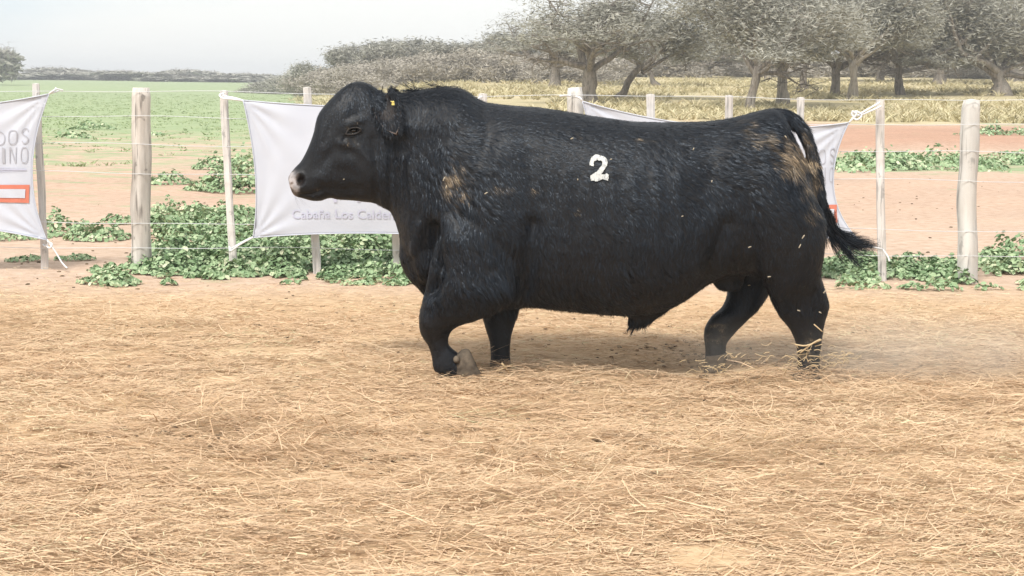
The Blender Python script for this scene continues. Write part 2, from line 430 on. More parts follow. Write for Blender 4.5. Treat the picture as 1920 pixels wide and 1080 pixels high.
# ---------------------------------------------------------------- green weeds
def leaf_clump(centers, radii, heights, per, size, seed):
    r = np.random.default_rng(seed)
    root = []; nor = []; sz = []; tn = []
    for c, R_, h, k in zip(centers, radii, heights, per):
        k = int(k * 2.0)
        th = r.random(k) * 6.283; rr = np.sqrt(r.random(k)) * R_
        q = np.stack([c[0] + rr * np.cos(th), c[1] + 0.7 * rr * np.sin(th), 0 * th], -1)
        fall = 1 - (rr / R_) ** 2
        lump = 0.65 + 0.5 * noise(q, 7, seed) + 0.35 * noise(q, 22, seed + 1)
        q[:, 2] = terrain(q[:, 0], q[:, 1]) + 0.01 + h * np.clip(fall * lump, 0.05, 1.4) * (0.35 + 0.65 * r.random(k) ** 0.5)
        root.append(q)
        o = np.stack([np.cos(th), np.sin(th), 0 * th], -1) * (0.3 + 0.5 * (rr / R_))[:, None] + np.array([0, 0, 0.9])
        nor.append(nrm(o + r.normal(0, 0.42, (k, 3))))
        sz.append(size * 0.66 * r.uniform(0.4, 1.4, k)); tn.append(np.clip(0.55 + 0.24 * r.normal(size=k) + 0.2 * noise(q, 3, seed + 4), 0, 1))
    root = np.vstack(root); nor = np.vstack(nor); sz = np.concatenate(sz); tn = np.concatenate(tn)
    n = len(root)
    a = nrm(np.cross(nor, r.normal(size=(n, 3)))); b = np.cross(nor, a)
    # five-cornered cupped leaf
    cor = [(-1, 0, 0), (-0.35, -0.72, 0.22), (0.55, -0.55, 0.25), (1.0, 0, 0.05), (0.55, 0.55, 0.25), (-0.35, 0.72, 0.22)]
    v = np.stack([root + (a * ca + b * cb + nor * cn) * sz[:, None] for ca, cb, cn in cor], 1).reshape(-1, 3)
    base = (np.arange(n) * 6)[:, None, None]
    q = (np.array([[0, 1, 2, 3], [0, 3, 4, 5]])[None] + base).reshape(-1, 4)
    return v, q, np.repeat(tn, 6)

def weeds(name, spec, size, seed, label, cat='weeds', kind=None, group=None):
    """spec rows: px, py (ground contact), radius m, height m, leaves"""
    sp_ = np.array(spec, float)
    c = G(sp_[:, 0], sp_[:, 1])
    org = c.mean(0)
    v, q, t = leaf_clump(c, sp_[:, 2], sp_[:, 3], sp_[:, 4].astype(int), size, seed)
    me = new_mesh(name, v - org, q, dict(tone=t), mats=[M_weed])
    o = link(name, me, loc=org)
    return tag(o, label, cat, group, kind)

rs = np.random.default_rng(5)
mass = []
for k in range(120):                         # dense bank of weeds below the middle banner, both sides of the fence
    px = rs.uniform(300, 780); py = rs.uniform(448, 518)
    if px < 400: py = rs.uniform(470, 516)
    mass.append((px, py, rs.uniform(0.12, 0.27), rs.uniform(0.09, 0.20), 150))
for k in range(30):
    mass.append((rs.uniform(300, 500), rs.uniform(405, 450), rs.uniform(0.15, 0.3), rs.uniform(0.10, 0.2), 110))
for k in range(10):
    mass.append((rs.uniform(600, 780), rs.uniform(500, 524), rs.uniform(0.12, 0.22), rs.uniform(0.05, 0.12), 110))
for k in range(70):
    mass.append((rs.uniform(180, 800), rs.uniform(500, 536), rs.uniform(0.04, 0.10), rs.uniform(0.02, 0.07), 22))
for k in range(60):
    mass.append((rs.uniform(290, 760), rs.uniform(420, 500), rs.uniform(0.04, 0.09), rs.uniform(0.22, 0.36), 34))
weeds('weed_bank', mass, 0.030, 61, 'dense bank of leafy green weeds under the middle banner', 'weeds', 'stuff')
rightm = [(rs.uniform(1545, 1800), rs.uniform(495, 528), rs.uniform(0.12, 0.22), rs.uniform(0.05, 0.12), 110) for _ in range(26)]
rightm += [(rs.uniform(1550, 1640), rs.uniform(470, 520), rs.uniform(0.12, 0.25), rs.uniform(0.08, 0.16), 120) for _ in range(12)]
for k in range(50):
    rightm.append((rs.uniform(1540, 1960), rs.uniform(492, 545), rs.uniform(0.04, 0.12), rs.uniform(0.02, 0.12), 24))
weeds('weed_bank', rightm, 0.028, 62, 'low strip of green weeds along the fence behind the tail', 'weeds', 'stuff')
rightn = [(rs.uniform(1845, 1990), rs.uniform(488, 514), rs.uniform(0.15, 0.26), rs.uniform(0.08, 0.2), 130) for _ in range(12)]
weeds('weed_bank', rightn, 0.028, 63, 'low green weeds beyond the thick post at the picture edge', 'weeds', 'stuff')
far_r = [(rs.uniform(1555, 1950), rs.uniform(290, 322), rs.uniform(0.2, 0.6), rs.uniform(0.05, 0.2), 34) for _ in range(44)]
far_r += [(rs.uniform(1830, 1960), rs.uniform(247, 256), rs.uniform(0.3, 0.8), rs.uniform(0.1, 0.3), 60) for _ in range(8)]
weeds('weed_strip', far_r, 0.06, 64, 'green strip of weeds along the dirt lane behind the fence', 'weeds', 'stuff')
for i, (px, py, r_, h_, k, s_, lab) in enumerate([
    (110, 440, 0.36, 0.22, 300, 0.032, 'spreading weed just right of the stake of the first banner'),
    (185, 448, 0.30, 0.18, 260, 0.032, 'leafy weed on bare soil left of the cracked post'),
    (225, 420, 0.2, 0.1, 120, 0.03, 'small weed behind the cracked post on its left'),
    (20, 448, 0.36, 0.16, 260, 0.03, 'weeds under the lower edge of the first banner'),
    (50, 489, 0.16, 0.05, 80, 0.026, 'tiny flat weed at the foot of the first stake'),
    (140, 487, 0.16, 0.05, 80, 0.026, 'tiny flat weed on soil between first stake and cracked post'),
    (205, 532, 0.22, 0.12, 190, 0.028, 'bright weed in front of the cracked post'),
    (262, 512, 0.2, 0.13, 170, 0.026, 'weed hugging the foot of the cracked post'),
    (315, 345, 0.36, 0.22, 190, 0.04, 'pale weed behind the fence just right of the cracked post'),
    (402, 318, 0.36, 0.24, 190, 0.042, 'small weed by itself out in the bare lane'),
    (405, 357, 0.42, 0.24, 230, 0.042, 'round weed left of the second stake'),
    (462, 360, 0.62, 0.62, 520, 0.045, 'tall leafy weed beside the left edge of the middle banner'),
    (470, 318, 0.5, 0.35, 260, 0.045, 'weed partly behind the left edge of the middle banner'),
    (175, 243, 0.7, 0.3, 90, 0.07, 'dark tuft of weed on the edge of the green field'),
    (138, 259, 0.5, 0.22, 70, 0.07, 'small dark tuft left of the larger one on the field edge'),
    (290, 253, 0.3, 0.15, 50, 0.06, 'tiny tuft on the field edge beside the cracked post'),
    (1655, 318, 0.8, 0.42, 260, 0.06, 'bushy weed right behind the stake of the third banner'),
    (1760, 314, 1.2, 0.40, 320, 0.06, 'long bushy weed left of the thick pale post'),
    (1925, 488, 0.42, 0.36, 300, 0.035, 'tall weed at the edge of the picture beyond the thick post'),
    (1672, 520, 0.3, 0.12, 180, 0.028, 'low weed at the foot of the third banner stake')]):
    weeds('weed_clump', [(px, py, r_, h_, k)], s_, 70 + i, lab, 'weed')

# ---------------------------------------------------------------- grasses further off
def tufts(name, c, rad, hgt, blades, M_, label, cat, seed, wide=0.02):
    r = np.random.default_rng(seed); n = len(c); k = blades
    C = np.repeat(c, k, 0); R_ = np.repeat(rad, k); Hh = np.repeat(hgt, k)
    m = n * k
    th = r.random(m) * 6.283; rr = np.sqrt(r.random(m)) * R_ * 0.6
    root = C + np.stack([np.cos(th) * rr, np.sin(th) * rr, 0 * rr - 0.01], -1)
    d = nrm(np.stack([np.cos(th) * 0.55, np.sin(th) * 0.55, np.ones(m)], -1) + r.normal(0, 0.22, (m, 3)))
    side = nrm(np.cross(d, r.normal(size=(m, 3))))
    L = Hh * r.uniform(0.6, 1.2, m)
    bend = np.stack([np.cos(th), np.sin(th), -0.5 + 0 * th], -1) * (L * 0.35)[:, None]
    v, q, kk = ribbons(root, d, side, L, np.full(m, wide) * r.uniform(0.6, 1.4, m), bend, 2, 0.2)
    tone = np.clip(np.repeat(r.normal(0.5, 0.2, n), k) + r.normal(0, 0.15, m), 0, 1)
    o = link(name, new_mesh(name, v, q, dict(tone=np.repeat(tone, kk)), mats=[M_]))
    return tag(o, label, cat, kind='stuff')

r3 = np.random.default_rng(9)
yy = 52 + 70 * r3.random(4200) ** 1.4; aa = r3.uniform(-0.14, 0.36, 4200)
pp = np.stack([aa * yy, yy, 0 * yy], -1); kp = noise(pp, 0.22, 71, 2) > -0.25
pp = pp[kp]; pp[:, 2] = terrain(pp[:, 0], pp[:, 1])
tufts('bunch_grass', pp, r3.uniform(0.2, 0.5, len(pp)), r3.uniform(0.18, 0.46, len(pp)) , 16, M_tuft, 'yellow olive bunch grass on the rough pasture behind the fence', 'grass', 5, 0.055)
yy = 24 + 130 * r3.random(5200) ** 1.2; aa = r3.uniform(-0.36, -0.10, 5200)
pp = np.stack([aa * yy, yy, 0 * yy], -1); kp = r3.random(5200) < sst(22, 62, yy) + 0.35 * (noise(pp, 0.3, 81, 2) > 0.2)
pp = pp[kp]; pp[:, 2] = terrain(pp[:, 0], pp[:, 1])
tufts('young_crop', pp, r3.uniform(0.1, 0.3, len(pp)), r3.uniform(0.03, 0.09, len(pp)), 8, M_crop, 'short green crop growing in the flat field', 'crop', 6, 0.04)

# ---------------------------------------------------------------- trees
def tree_parts(seed, height, spread, tr, lean=0.0, nlimb=5, leaves=9000, fork=0.28, low=0.35, leafsize=0.085, open_=0.0):
    r = np.random.default_rng(seed)
    trunk = MB(); limb = MB()
    th_ = height * fork
    top = np.array([lean * th_, 0, th_])
    pts = np.array([[0, 0, -0.15], [0.05 * lean, 0, 0.0], [lean * th_ * 0.45, r.normal(0, 0.05), th_ * 0.5], top])
    pts = np.array([pts[0], pts[1], (pts[1] + pts[2]) / 2 + r.normal(0, 0.03, 3), pts[2], (pts[2] + pts[3]) / 2 + r.normal(0, 0.04, 3), pts[3]])
    trunk.tube(pts, [tr * 1.5, tr * 1.25, tr, tr * 0.85, tr * 0.8, tr * 0.7], 12, wob=tr * 0.5, seed=seed)
    tips = []
    def grow(p, d, L, rad, depth):
        n = 4; ps = [p]; cur = p.copy(); dd = d.copy()
        for i in range(n):
            dd = nrm(dd + r.normal(0, 0.22, 3) + np.array([0, 0, 0.05 if depth < 2 else -0.03]))
            cur = cur + dd * L / n; ps.append(cur.copy())
        rr = np.linspace(rad, rad * 0.5, n + 1)
        limb.tube(np.array(ps), rr, 6 if depth < 2 else 4, cap=False, wob=rad * 0.25, seed=seed + depth)
        if depth >= 2: tips.append(ps[2]); tips.append(ps[-1]); return
        if depth == 1: tips.append(ps[-1])
        for k in range(3 if depth == 0 else 3):
            s = ps[int(r.integers(2, n + 1))]
            nd = nrm(dd * 0.8 + np.array([r.normal(0, 0.7), r.normal(0, 0.7), r.normal(0.12, 0.3)]))
            grow(s, nd, L * r.uniform(0.5, 0.75), rad * 0.5, depth + 1)
    for k in range(nlimb):
        az = 6.283 * k / nlimb + r.normal(0, 0.4)
        e = r.uniform(0.25, 0.95)
        d = nrm(np.array([math.cos(az) * math.cos(e) + lean * 0.4, math.sin(az) * math.cos(e), math.sin(e)]))
        grow(top - [0, 0, r.uniform(0, 0.25) * th_], d, spread * r.uniform(0.38, 0.6), tr * r.uniform(0.45, 0.65), 0)
    tips = np.array(tips)
    lo = height * low
    # reshape the tips into the crown envelope
    c = np.array([top[0], 0, 0])
    rad_ = np.linalg.norm((tips - c)[:, :2], axis=1)
    k = len(tips)
    ci = r.integers(0, k, leaves)
    off = r.normal(size=(leaves, 3)) * np.array([spread * 0.12, spread * 0.12, height * 0.055])
    L_ = tips[ci] + off
    hmax = height * (0.72 + 0.28 * np.cos(np.clip(np.linalg.norm((L_ - c)[:, :2], axis=1) / spread, 0, 1.3) * 1.6))
    L_[:, 2] = np.minimum(L_[:, 2], hmax + r.normal(0, 0.12, leaves))
    L_[:, 2] = np.maximum(L_[:, 2], lo + 0.25 * noise(L_ * [1, 1, 0], 0.9, seed) + r.normal(0, 0.08, leaves))
    keep = noise(L_ * [1, 1, 2.2], 1.3, seed + 5, 2) > -0.18 - 0.3 * r.random(leaves) + open_ + 0.10
    L_ = L_[keep]; n = len(L_)
    for k_ in range(len(tips)):
        for _ in range(3):
            e = tips[k_] + r.normal(0, 1, 3) * [spread * 0.13, spread * 0.13, height * 0.05]
            mid_ = (tips[k_] + e) / 2 + r.normal(0, 0.08, 3)
            limb.tube(np.array([tips[k_], mid_, e]), [0.022, 0.014, 0.006], 3, cap=False)
    ax = nrm(r.normal(size=(n, 3)) * [1, 1, 0.45]); sd_ = nrm(np.cross(ax, r.normal(size=(n, 3))))
    s = leafsize * r.uniform(0.6, 1.7, n)
    v = np.stack([L_ - ax * s[:, None] * 2.0, L_ + sd_ * s[:, None] * 0.34, L_ + ax * s[:, None] * 2.0, L_ - sd_ * s[:, None] * 0.34], 1).reshape(-1, 3)
    q = np.arange(n * 4).reshape(-1, 4)
    tone = np.clip(0.5 + 0.17 * r.normal(size=n) + 0.3 * noise(L_, 1.0, seed + 9, 2), 0, 1)
    return trunk, limb, v, q, np.repeat(tone, 4)

def make_tree(name, seed, loc, label, category='tree', group=None, crown=None, bark=None, **kw):
    t, b, v, q, tone = tree_parts(seed, **kw)
    o = empty(name, loc)
    bark = bark or M_bark
    link('trunk', t.mesh('trunk', bark), o); link('limbs', b.mesh('limbs', bark), o)
    link('crown', new_mesh('crown', v, q, dict(tone=tone), mats=[crown or M_crown]), o)
    tag(o, label, category, group); return o

def dup(src, loc, rz, sc, label=None):
    o = src.copy(); COL.objects.link(o); o.location = loc; o.rotation_euler = (0, 0, rz); o.scale = sc
    for ch in src.children:
        c = ch.copy(); COL.objects.link(c); c.parent = o
    if label: o['label'] = label
    return o

def at(px, D, sink=0.0):
    x = (px - 960) / F * D * 1.0
    q = P(px, 160, D); x = q[0]
    return (x, D, float(terrain(x, D)) - sink)

GT = 'grey caldén trees on the pasture behind the fence'
T = []
T.append(make_tree('pasture_tree', 101, at(1105, 66), 'thick forked trunk tree right behind the middle fence post', group=GT, height=6.2, spread=4.4, tr=0.30, nlimb=6, leaves=23100, fork=0.26, low=0.42, leafsize=0.046, open_=0.10))
T.append(make_tree('pasture_tree', 102, at(1155, 72), 'tree with a slim trunk leaning right under a wide low crown', group=GT, height=5.2, spread=4.2, tr=0.17, lean=0.75, nlimb=6, leaves=25000, fork=0.30, low=0.36, leafsize=0.05, open_=-0.2))
T.append(make_tree('pasture_tree', 103, at(1408, 60), 'dense tree with one slim dark trunk standing above the rump', group=GT, height=5.6, spread=4.3, tr=0.17, nlimb=6, leaves=27300, fork=0.30, low=0.36, leafsize=0.046, open_=-0.3, lean=0.12))
T.append(make_tree('pasture_tree', 104, at(1467, 66), 'pale barked tree with a twin trunk above the tail', group=GT, bark=M_palebark, height=6.6, spread=4.2, tr=0.22, nlimb=7, leaves=27300, fork=0.27, low=0.36, leafsize=0.050, open_=-0.25))
T.append(make_tree('pasture_tree', 105, at(1566, 80), 'tree with two dark limbs bending to the ground left of the third banner stake', group=GT, height=7.4, spread=5.0, tr=0.22, nlimb=8, leaves=29400, fork=0.2, low=0.34, leafsize=0.056, open_=-0.2))
T.append(make_tree('pasture_tree', 106, at(1688, 84), 'tree with a slim trunk between the third banner stake and the thick post', group=GT, height=7.8, spread=5.2, tr=0.20, nlimb=7, leaves=29400, fork=0.24, low=0.26, leafsize=0.056, open_=-0.3, lean=-0.1))
T.append(make_tree('pasture_tree', 107, at(1880, 84), 'old broad tree with arched limbs behind and right of the thick post', group=GT, height=8.2, spread=6.2, tr=0.36, nlimb=8, leaves=37800, fork=0.16, low=0.20, leafsize=0.059, open_=-0.3, lean=-0.2))
T.append(dup(T[3], at(1600, 74), 2.1, (1.0, 1.0, 1.05), 'pale barked tree just left of the third banner stake'))
T.append(dup(T[2], at(1508, 92), 1.2, (1.2, 1.2, 1.25), 'slim tree standing further back between the pale twin trunk and the bent limbs'))
T.append(dup(T[6], at(1760, 112), 2.0, (1.0, 1.0, 1.15), 'broad tree far back above the thick post'))
T.append(dup(T[4], at(1330, 130), 0.7, (0.72, 0.72, 0.55), 'low tree in the gap of sky above the hindquarters'))
T.append(dup(T[1], at(1235, 96), 2.6, (1.0, 1.0, 1.0), 'tree filling the gap right of the leaning slim trunk'))
T.append(dup(T[0], at(1040, 92), 2.2, (1.0, 1.0, 0.82), 'bushy tree left of the thick forked trunk'))
T.append(dup(T[5], at(2010, 96), 1.1, (1.1, 1.1, 1.2), 'tall tree at the edge of the picture behind the old broad tree'))
T.append(dup(T[4], at(1650, 118), 2.9, (1.1, 1.1, 1.25), 'tall tree in the second row behind the third banner stake'))
T.append(dup(T[6], at(1900, 125), 0.4, (1.2, 1.2, 1.45), 'tallest tree in the back row behind the old broad tree'))
T.append(dup(T[2], at(1440, 120), 2.4, (1.3, 1.3, 1.5), 'tree in the back row behind the pale twin trunk'))

def shrub_mesh(seed, w, h, leaves, size):
    r = np.random.default_rng(seed)
    nb = 26
    c = np.stack([r.normal(0, w * 0.42, nb), r.normal(0, w * 0.3, nb), r.uniform(0.1, 0.85, nb) * h], -1)
    c[:, 2] *= np.exp(-(np.abs(c[:, 0]) / w) ** 2)
    i = r.integers(0, nb, leaves)
    L_ = c[i] + r.normal(size=(leaves, 3)) * [w * 0.16, w * 0.14, h * 0.11]
    L_[:, 2] = np.abs(L_[:, 2])
    keep = noise(L_, 1.5, seed, 2) > -0.35; L_ = L_[keep]; n = len(L_)
    ax = nrm(r.normal(size=(n, 3)) * [1, 1, 0.6]); sd_ = nrm(np.cross(ax, r.normal(size=(n, 3))))
    s = size * r.uniform(0.6, 1.6, n)
    v = np.stack([L_ - ax * s[:, None] * 2.2, L_ + sd_ * s[:, None] * 0.4, L_ + ax * s[:, None] * 2.2, L_ - sd_ * s[:, None] * 0.4], 1).reshape(-1, 3)
    tone = np.clip(0.5 + 0.18 * r.normal(size=n) + 0.3 * noise(L_, 0.9, seed + 3, 2), 0, 1)
    st = MB()
    for k in range(9):
        a = r.uniform(0, 6.28); e = np.array([math.cos(a) * w * 0.4, math.sin(a) * w * 0.3, h * r.uniform(0.4, 0.8)])
        st.tube(np.array([[0, 0, -0.1], e * 0.5 + r.normal(0, 0.1, 3), e]), [0.07, 0.05, 0.02], 5, cap=False)
    return v, np.arange(n * 4).reshape(-1, 4), np.repeat(tone, 4), st

def make_shrub(name, seed, loc, label, group, w, h, leaves, size, M_, cat='shrub'):
    v, q, t, st = shrub_mesh(seed, w, h, leaves, size)
    o = empty(name, loc)
    link('stems', st.mesh('stems', M_bark), o)
    link('foliage', new_mesh('foliage', v, q, dict(tone=t), mats=[M_]), o)
    return tag(o, label, cat, group)

GB = 'grey brush behind the pasture'
S1 = make_shrub('thorn_shrub', 201, at(700, 112), 'pale grey thorn shrub in the brush line behind the pasture', GB, 2.6, 1.9, 11000, 0.055, M_brush)
S2 = make_shrub('thorn_shrub', 202, at(790, 118), 'pale grey thorn shrub in the brush line behind the pasture', GB, 3.0, 2.2, 11000, 0.055, M_brush)
S3 = make_shrub('dark_shrub', 203, at(585, 150), 'dark rounded shrub at the left end of the brush line', None, 3.0, 2.9, 11000, 0.065, M_crown)
for i in range(26):
    s = (S1, S2)[i % 2]; px = 600 + i * 19 + r3.normal(0, 6); D = 104 + 26 * r3.random()
    dup(s, at(px, D, 0.1), r3.random() * 0.9 - 0.45, (1.1, 1.0, r3.uniform(0.6, 1.15)))
for i in range(24):
    s = (S1, S2)[i % 2]; px = 1040 + i * 40 + r3.normal(0, 9); D = 128 + 30 * r3.random()
    dup(s, at(px, D, 0.1), r3.random() * 0.9 - 0.45, (1.5, 1.2, r3.uniform(0.8, 1.3)), 'grey brush filling the gaps behind the pasture trees')
for px, D, s_, lab in [(500, 170, (1, 1, 0.45), 'lowest dark shrub where the brush line begins'), (535, 165, (1.1, 1, 0.62), 'second dark shrub from the end of the brush line'),
                       (620, 150, (1.0, 1, 0.8), 'dark shrub just right of the rounded one'), (560, 160, (1.0, 1, 0.75), 'dark shrub just left of the rounded one')]:
    dup(S3, at(px, D, 0.1), 0.3, s_, lab)
GBT = 'trees rising out of the brush behind the head and neck'
B1 = make_tree('brush_tree', 111, at(700, 138), 'first of the olive grey trees rising behind the bull head', group=GBT, height=4.9, spread=3.6, tr=0.18, nlimb=6, leaves=13000, fork=0.25, low=0.18, leafsize=0.08, open_=-0.2)
dup(B1, at(765, 140), 1.1, (1.1, 1.1, 0.95), 'olive grey tree rising above the crest of the neck')
dup(B1, at(835, 142), 2.1, (0.9, 0.9, 0.72), 'low olive grey tree above the hump of the neck')
dup(B1, at(900, 140), 0.5, (1.0, 1.0, 0.82), 'olive grey tree above the withers')
dup(B1, at(975, 130), 2.9, (1.1, 1.1, 0.95), 'olive grey tree above the shoulder left of the forked trunk')
B2 = dup(B1, at(672, 138), 1.9, (0.9, 0.9, 1.0), 'leftmost olive grey tree at the gap of sky')
FT = make_tree('distant_tree', 121, at(300, 360), 'small blue grey tree on the far horizon of the green field', group='trees on the far horizon', height=5.5, spread=8.0, tr=0.3, nlimb=6, leaves=2600, fork=0.2, low=0.04, leafsize=0.5, open_=-0.5)
FT.scale = (1.3, 1.3, 0.3)
for i in range(34):
    px = -60 + i * 17 + r3.normal(0, 8); D = 330 + 110 * r3.random()
    hs = r3.uniform(0.18, 0.34) * (1.5 if i % 7 == 3 else 1)
    dup(FT, at(px, D, 0.3), r3.random() * 6.28, (1.3, 1.3, hs))
dup(FT, at(-8, 230), 1.0, (0.62, 0.62, 0.85), 'pale tree at the edge of the picture left of the field').pop('group', None)

# ---------------------------------------------------------------- thin haze of the air
def haze():
    x0, x1, y0_, y1, z0, z1 = -900, 900, -30, 1400, -1.5, 14
    v = np.array([[x, y, z] for x in (x0, x1) for y in (y0_, y1) for z in (z0, z1)])
    q = np.array([[0, 1, 3, 2], [4, 6, 7, 5], [0, 4, 5, 1], [2, 3, 7, 6], [0, 2, 6, 4], [1, 5, 7, 3]])
    m = bpy.data.materials.new('thin_haze'); m.use_nodes = True; n = m.node_tree.nodes; l = m.node_tree.links
    n.remove(n['Principled BSDF'])
    p = n.new('ShaderNodeVolumePrincipled'); p.inputs['Color'].default_value = (0.93, 0.96, 1.0, 1); p.inputs['Density'].default_value = HAZE
    p.inputs['Anisotropy'].default_value = 0.0
    l.new(p.outputs[0], n['Material Output'].inputs['Volume'])
    o = link('haze', new_mesh('haze', v, q, mats=[m])); tag(o, kind='stuff')
HAZE = 0.0011
if HAZE: haze()

# ---------------------------------------------------------------- fence
FY = 11.62
fence = empty('wire_fence', (0, FY, 0))
tag(fence, 'wire fence with weathered posts and thin stakes crossing behind the bull', 'fence')
def rel(v, o): return np.asarray(v, float) - np.array(o.location)

def post(px0, py0, px1, py1, wpx, M_, seed, name='fence_post', nside=18):
    a = P(px0, py0, FY); b = P(px1, py1, FY); b = np.array([b[0], FY, -0.25])
    r = wpx * FY / F / 2
    n = 26; t = np.linspace(0, 1, n)
    pts = b + (a - b) * t[:, None]; pts[:, 0] += 0.010 * np.sin(t * 6 + seed) + 0.004 * np.sin(t * 17 + seed)
    rad = r * (1.06 - 0.10 * t) * (1 + 0.03 * np.sin(t * 23 + seed)); rad[-1] *= 0.86
    v, q, tr = tube(pts, rad, nside)
    # drying cracks, knots and a rough cut top
    c = pts.repeat(nside, 0); body = v[:n * nside]
    ang = np.arctan2(body[:, 1] - c[:, 1], body[:, 0] - c[:, 0])
    rr = noise(np.stack([np.cos(ang) * 3, np.sin(ang) * 3, body[:, 2] * 1.2], -1), 1.0, seed, 3)
    ridge = noise(np.stack([np.cos(ang) * 9, np.sin(ang) * 9, body[:, 2] * 0.7], -1), 1.0, seed + 3)
    body = c + (body - c) * (1 + 0.16 * rr + 0.08 * ridge)[:, None]
    v[:n * nside] = body
    v[(n - 1) * nside:n * nside, 2] += 0.014 * noise(v[(n - 1) * nside:n * nside], 25, seed)
    v[-1, 2] += 0.006
    o = link(name, new_mesh(name, rel(v, fence), [q, tr], smooth=True, mats=[M_]), fence)
    return o
o = post(262, 166, 267, 512, 36, M_post, 3); o['label'] = 'thick grey post with dark drying cracks'
o = post(1080, 165, 1082, 518, 33, M_paint, 5); o['label'] = 'thick whitish post showing above the back'
o = post(1820, 187, 1815, 527, 36, M_paint, 8); o['label'] = 'thick pale post at the far end'
post(-545, 160, -545, 505, 35, M_post, 9); post(2600, 195, 2596, 535, 35, M_post, 10)
STK = [(68, 157, 84, 488, 13), (420, 170, 438, 484, 14), (575, 164, 596, 490, 15), (735, 170, 748, 490, 17), (905, 176, 910, 495, 15),
       (1220, 177, 1222, 500, 15), (1368, 179, 1368, 502, 14), (1502, 183, 1504, 505, 13), (1650, 187, 1656, 503, 15),
       (-80, 155, -75, 485, 14), (1975, 190, 1972, 508, 14)]
for i, (a, b, c, d, w) in enumerate(STK):
    p0 = P(a, b, FY); p1 = P(c, d, FY); p1 = np.array([p1[0], FY, -0.12])
    r = w * FY / F / 2
    t = np.linspace(0, 1, 12); pts = p1 + (p0 - p1) * t[:, None]
    pts[:, 0] += 0.004 * np.sin(t * 5 + i)
    n = 8; th = np.arange(n) * 6.2832 / n + 0.39
    sq = np.array([[math.copysign(min(1, abs(math.cos(x) * 1.35)), math.cos(x)), math.copysign(min(1, abs(math.sin(x) * 1.35)), math.sin(x))] for x in th])
    v = pts[:, None] + np.stack([sq[:, 0] * r, sq[:, 1] * r * 0.8, 0 * th], -1)[None]
    v = v + 0.0035 * noise(v * [1, 1, 0.3], 30, i)[..., None] * [1, 1, 0]
    v = v.reshape(-1, 3); m_ = 12
    ii = np.arange(m_ - 1)[:, None] * n; jj = np.arange(n)[None]; kk = (jj + 1) % n
    q = np.stack([ii + jj, ii + kk, ii + n + kk, ii + n + jj], -1).reshape(-1, 4)
    v = np.vstack([v, p0 + [0, 0, 0.004]]); j = np.arange(n)
    tr = np.stack([np.full(n, m_ * n), (m_ - 1) * n + j, (m_ - 1) * n + (j + 1) % n], -1)
    link('stake', new_mesh('stake', rel(v, fence), [q, tr], mats=[M_stake]), fence)
for i, py in enumerate([173, 220.5, 271.5, 324, 416.5, 463]):
    z = P(350, py, FY)[2]
    x = np.linspace(-6.2, 6.6, 200)
    sag = 0.008 * np.sin((x + 3) * 2.0 + i) + 0.004 * np.sin(x * 5.1 + 2 * i)
    v, q, tr = tube(np.stack([x, np.full(200, FY - 0.075 + (0.0 if i % 2 else 0.002)), z + sag], -1), 0.0021, 6)
    link('wire', new_mesh('wire', rel(v, fence), [q, tr], smooth=True, mats=[M_wire]), fence)

# ---------------------------------------------------------------- banners
BY = 11.44
def bez(p0, p1, sag, t):
    """edge from p0 to p1 bowed by sag (3D) at the middle"""
    t = np.asarray(t, float)[..., None]
    return p0 * (1 - t) + p1 * t + sag * (1 - (2 * t - 1) ** 2)

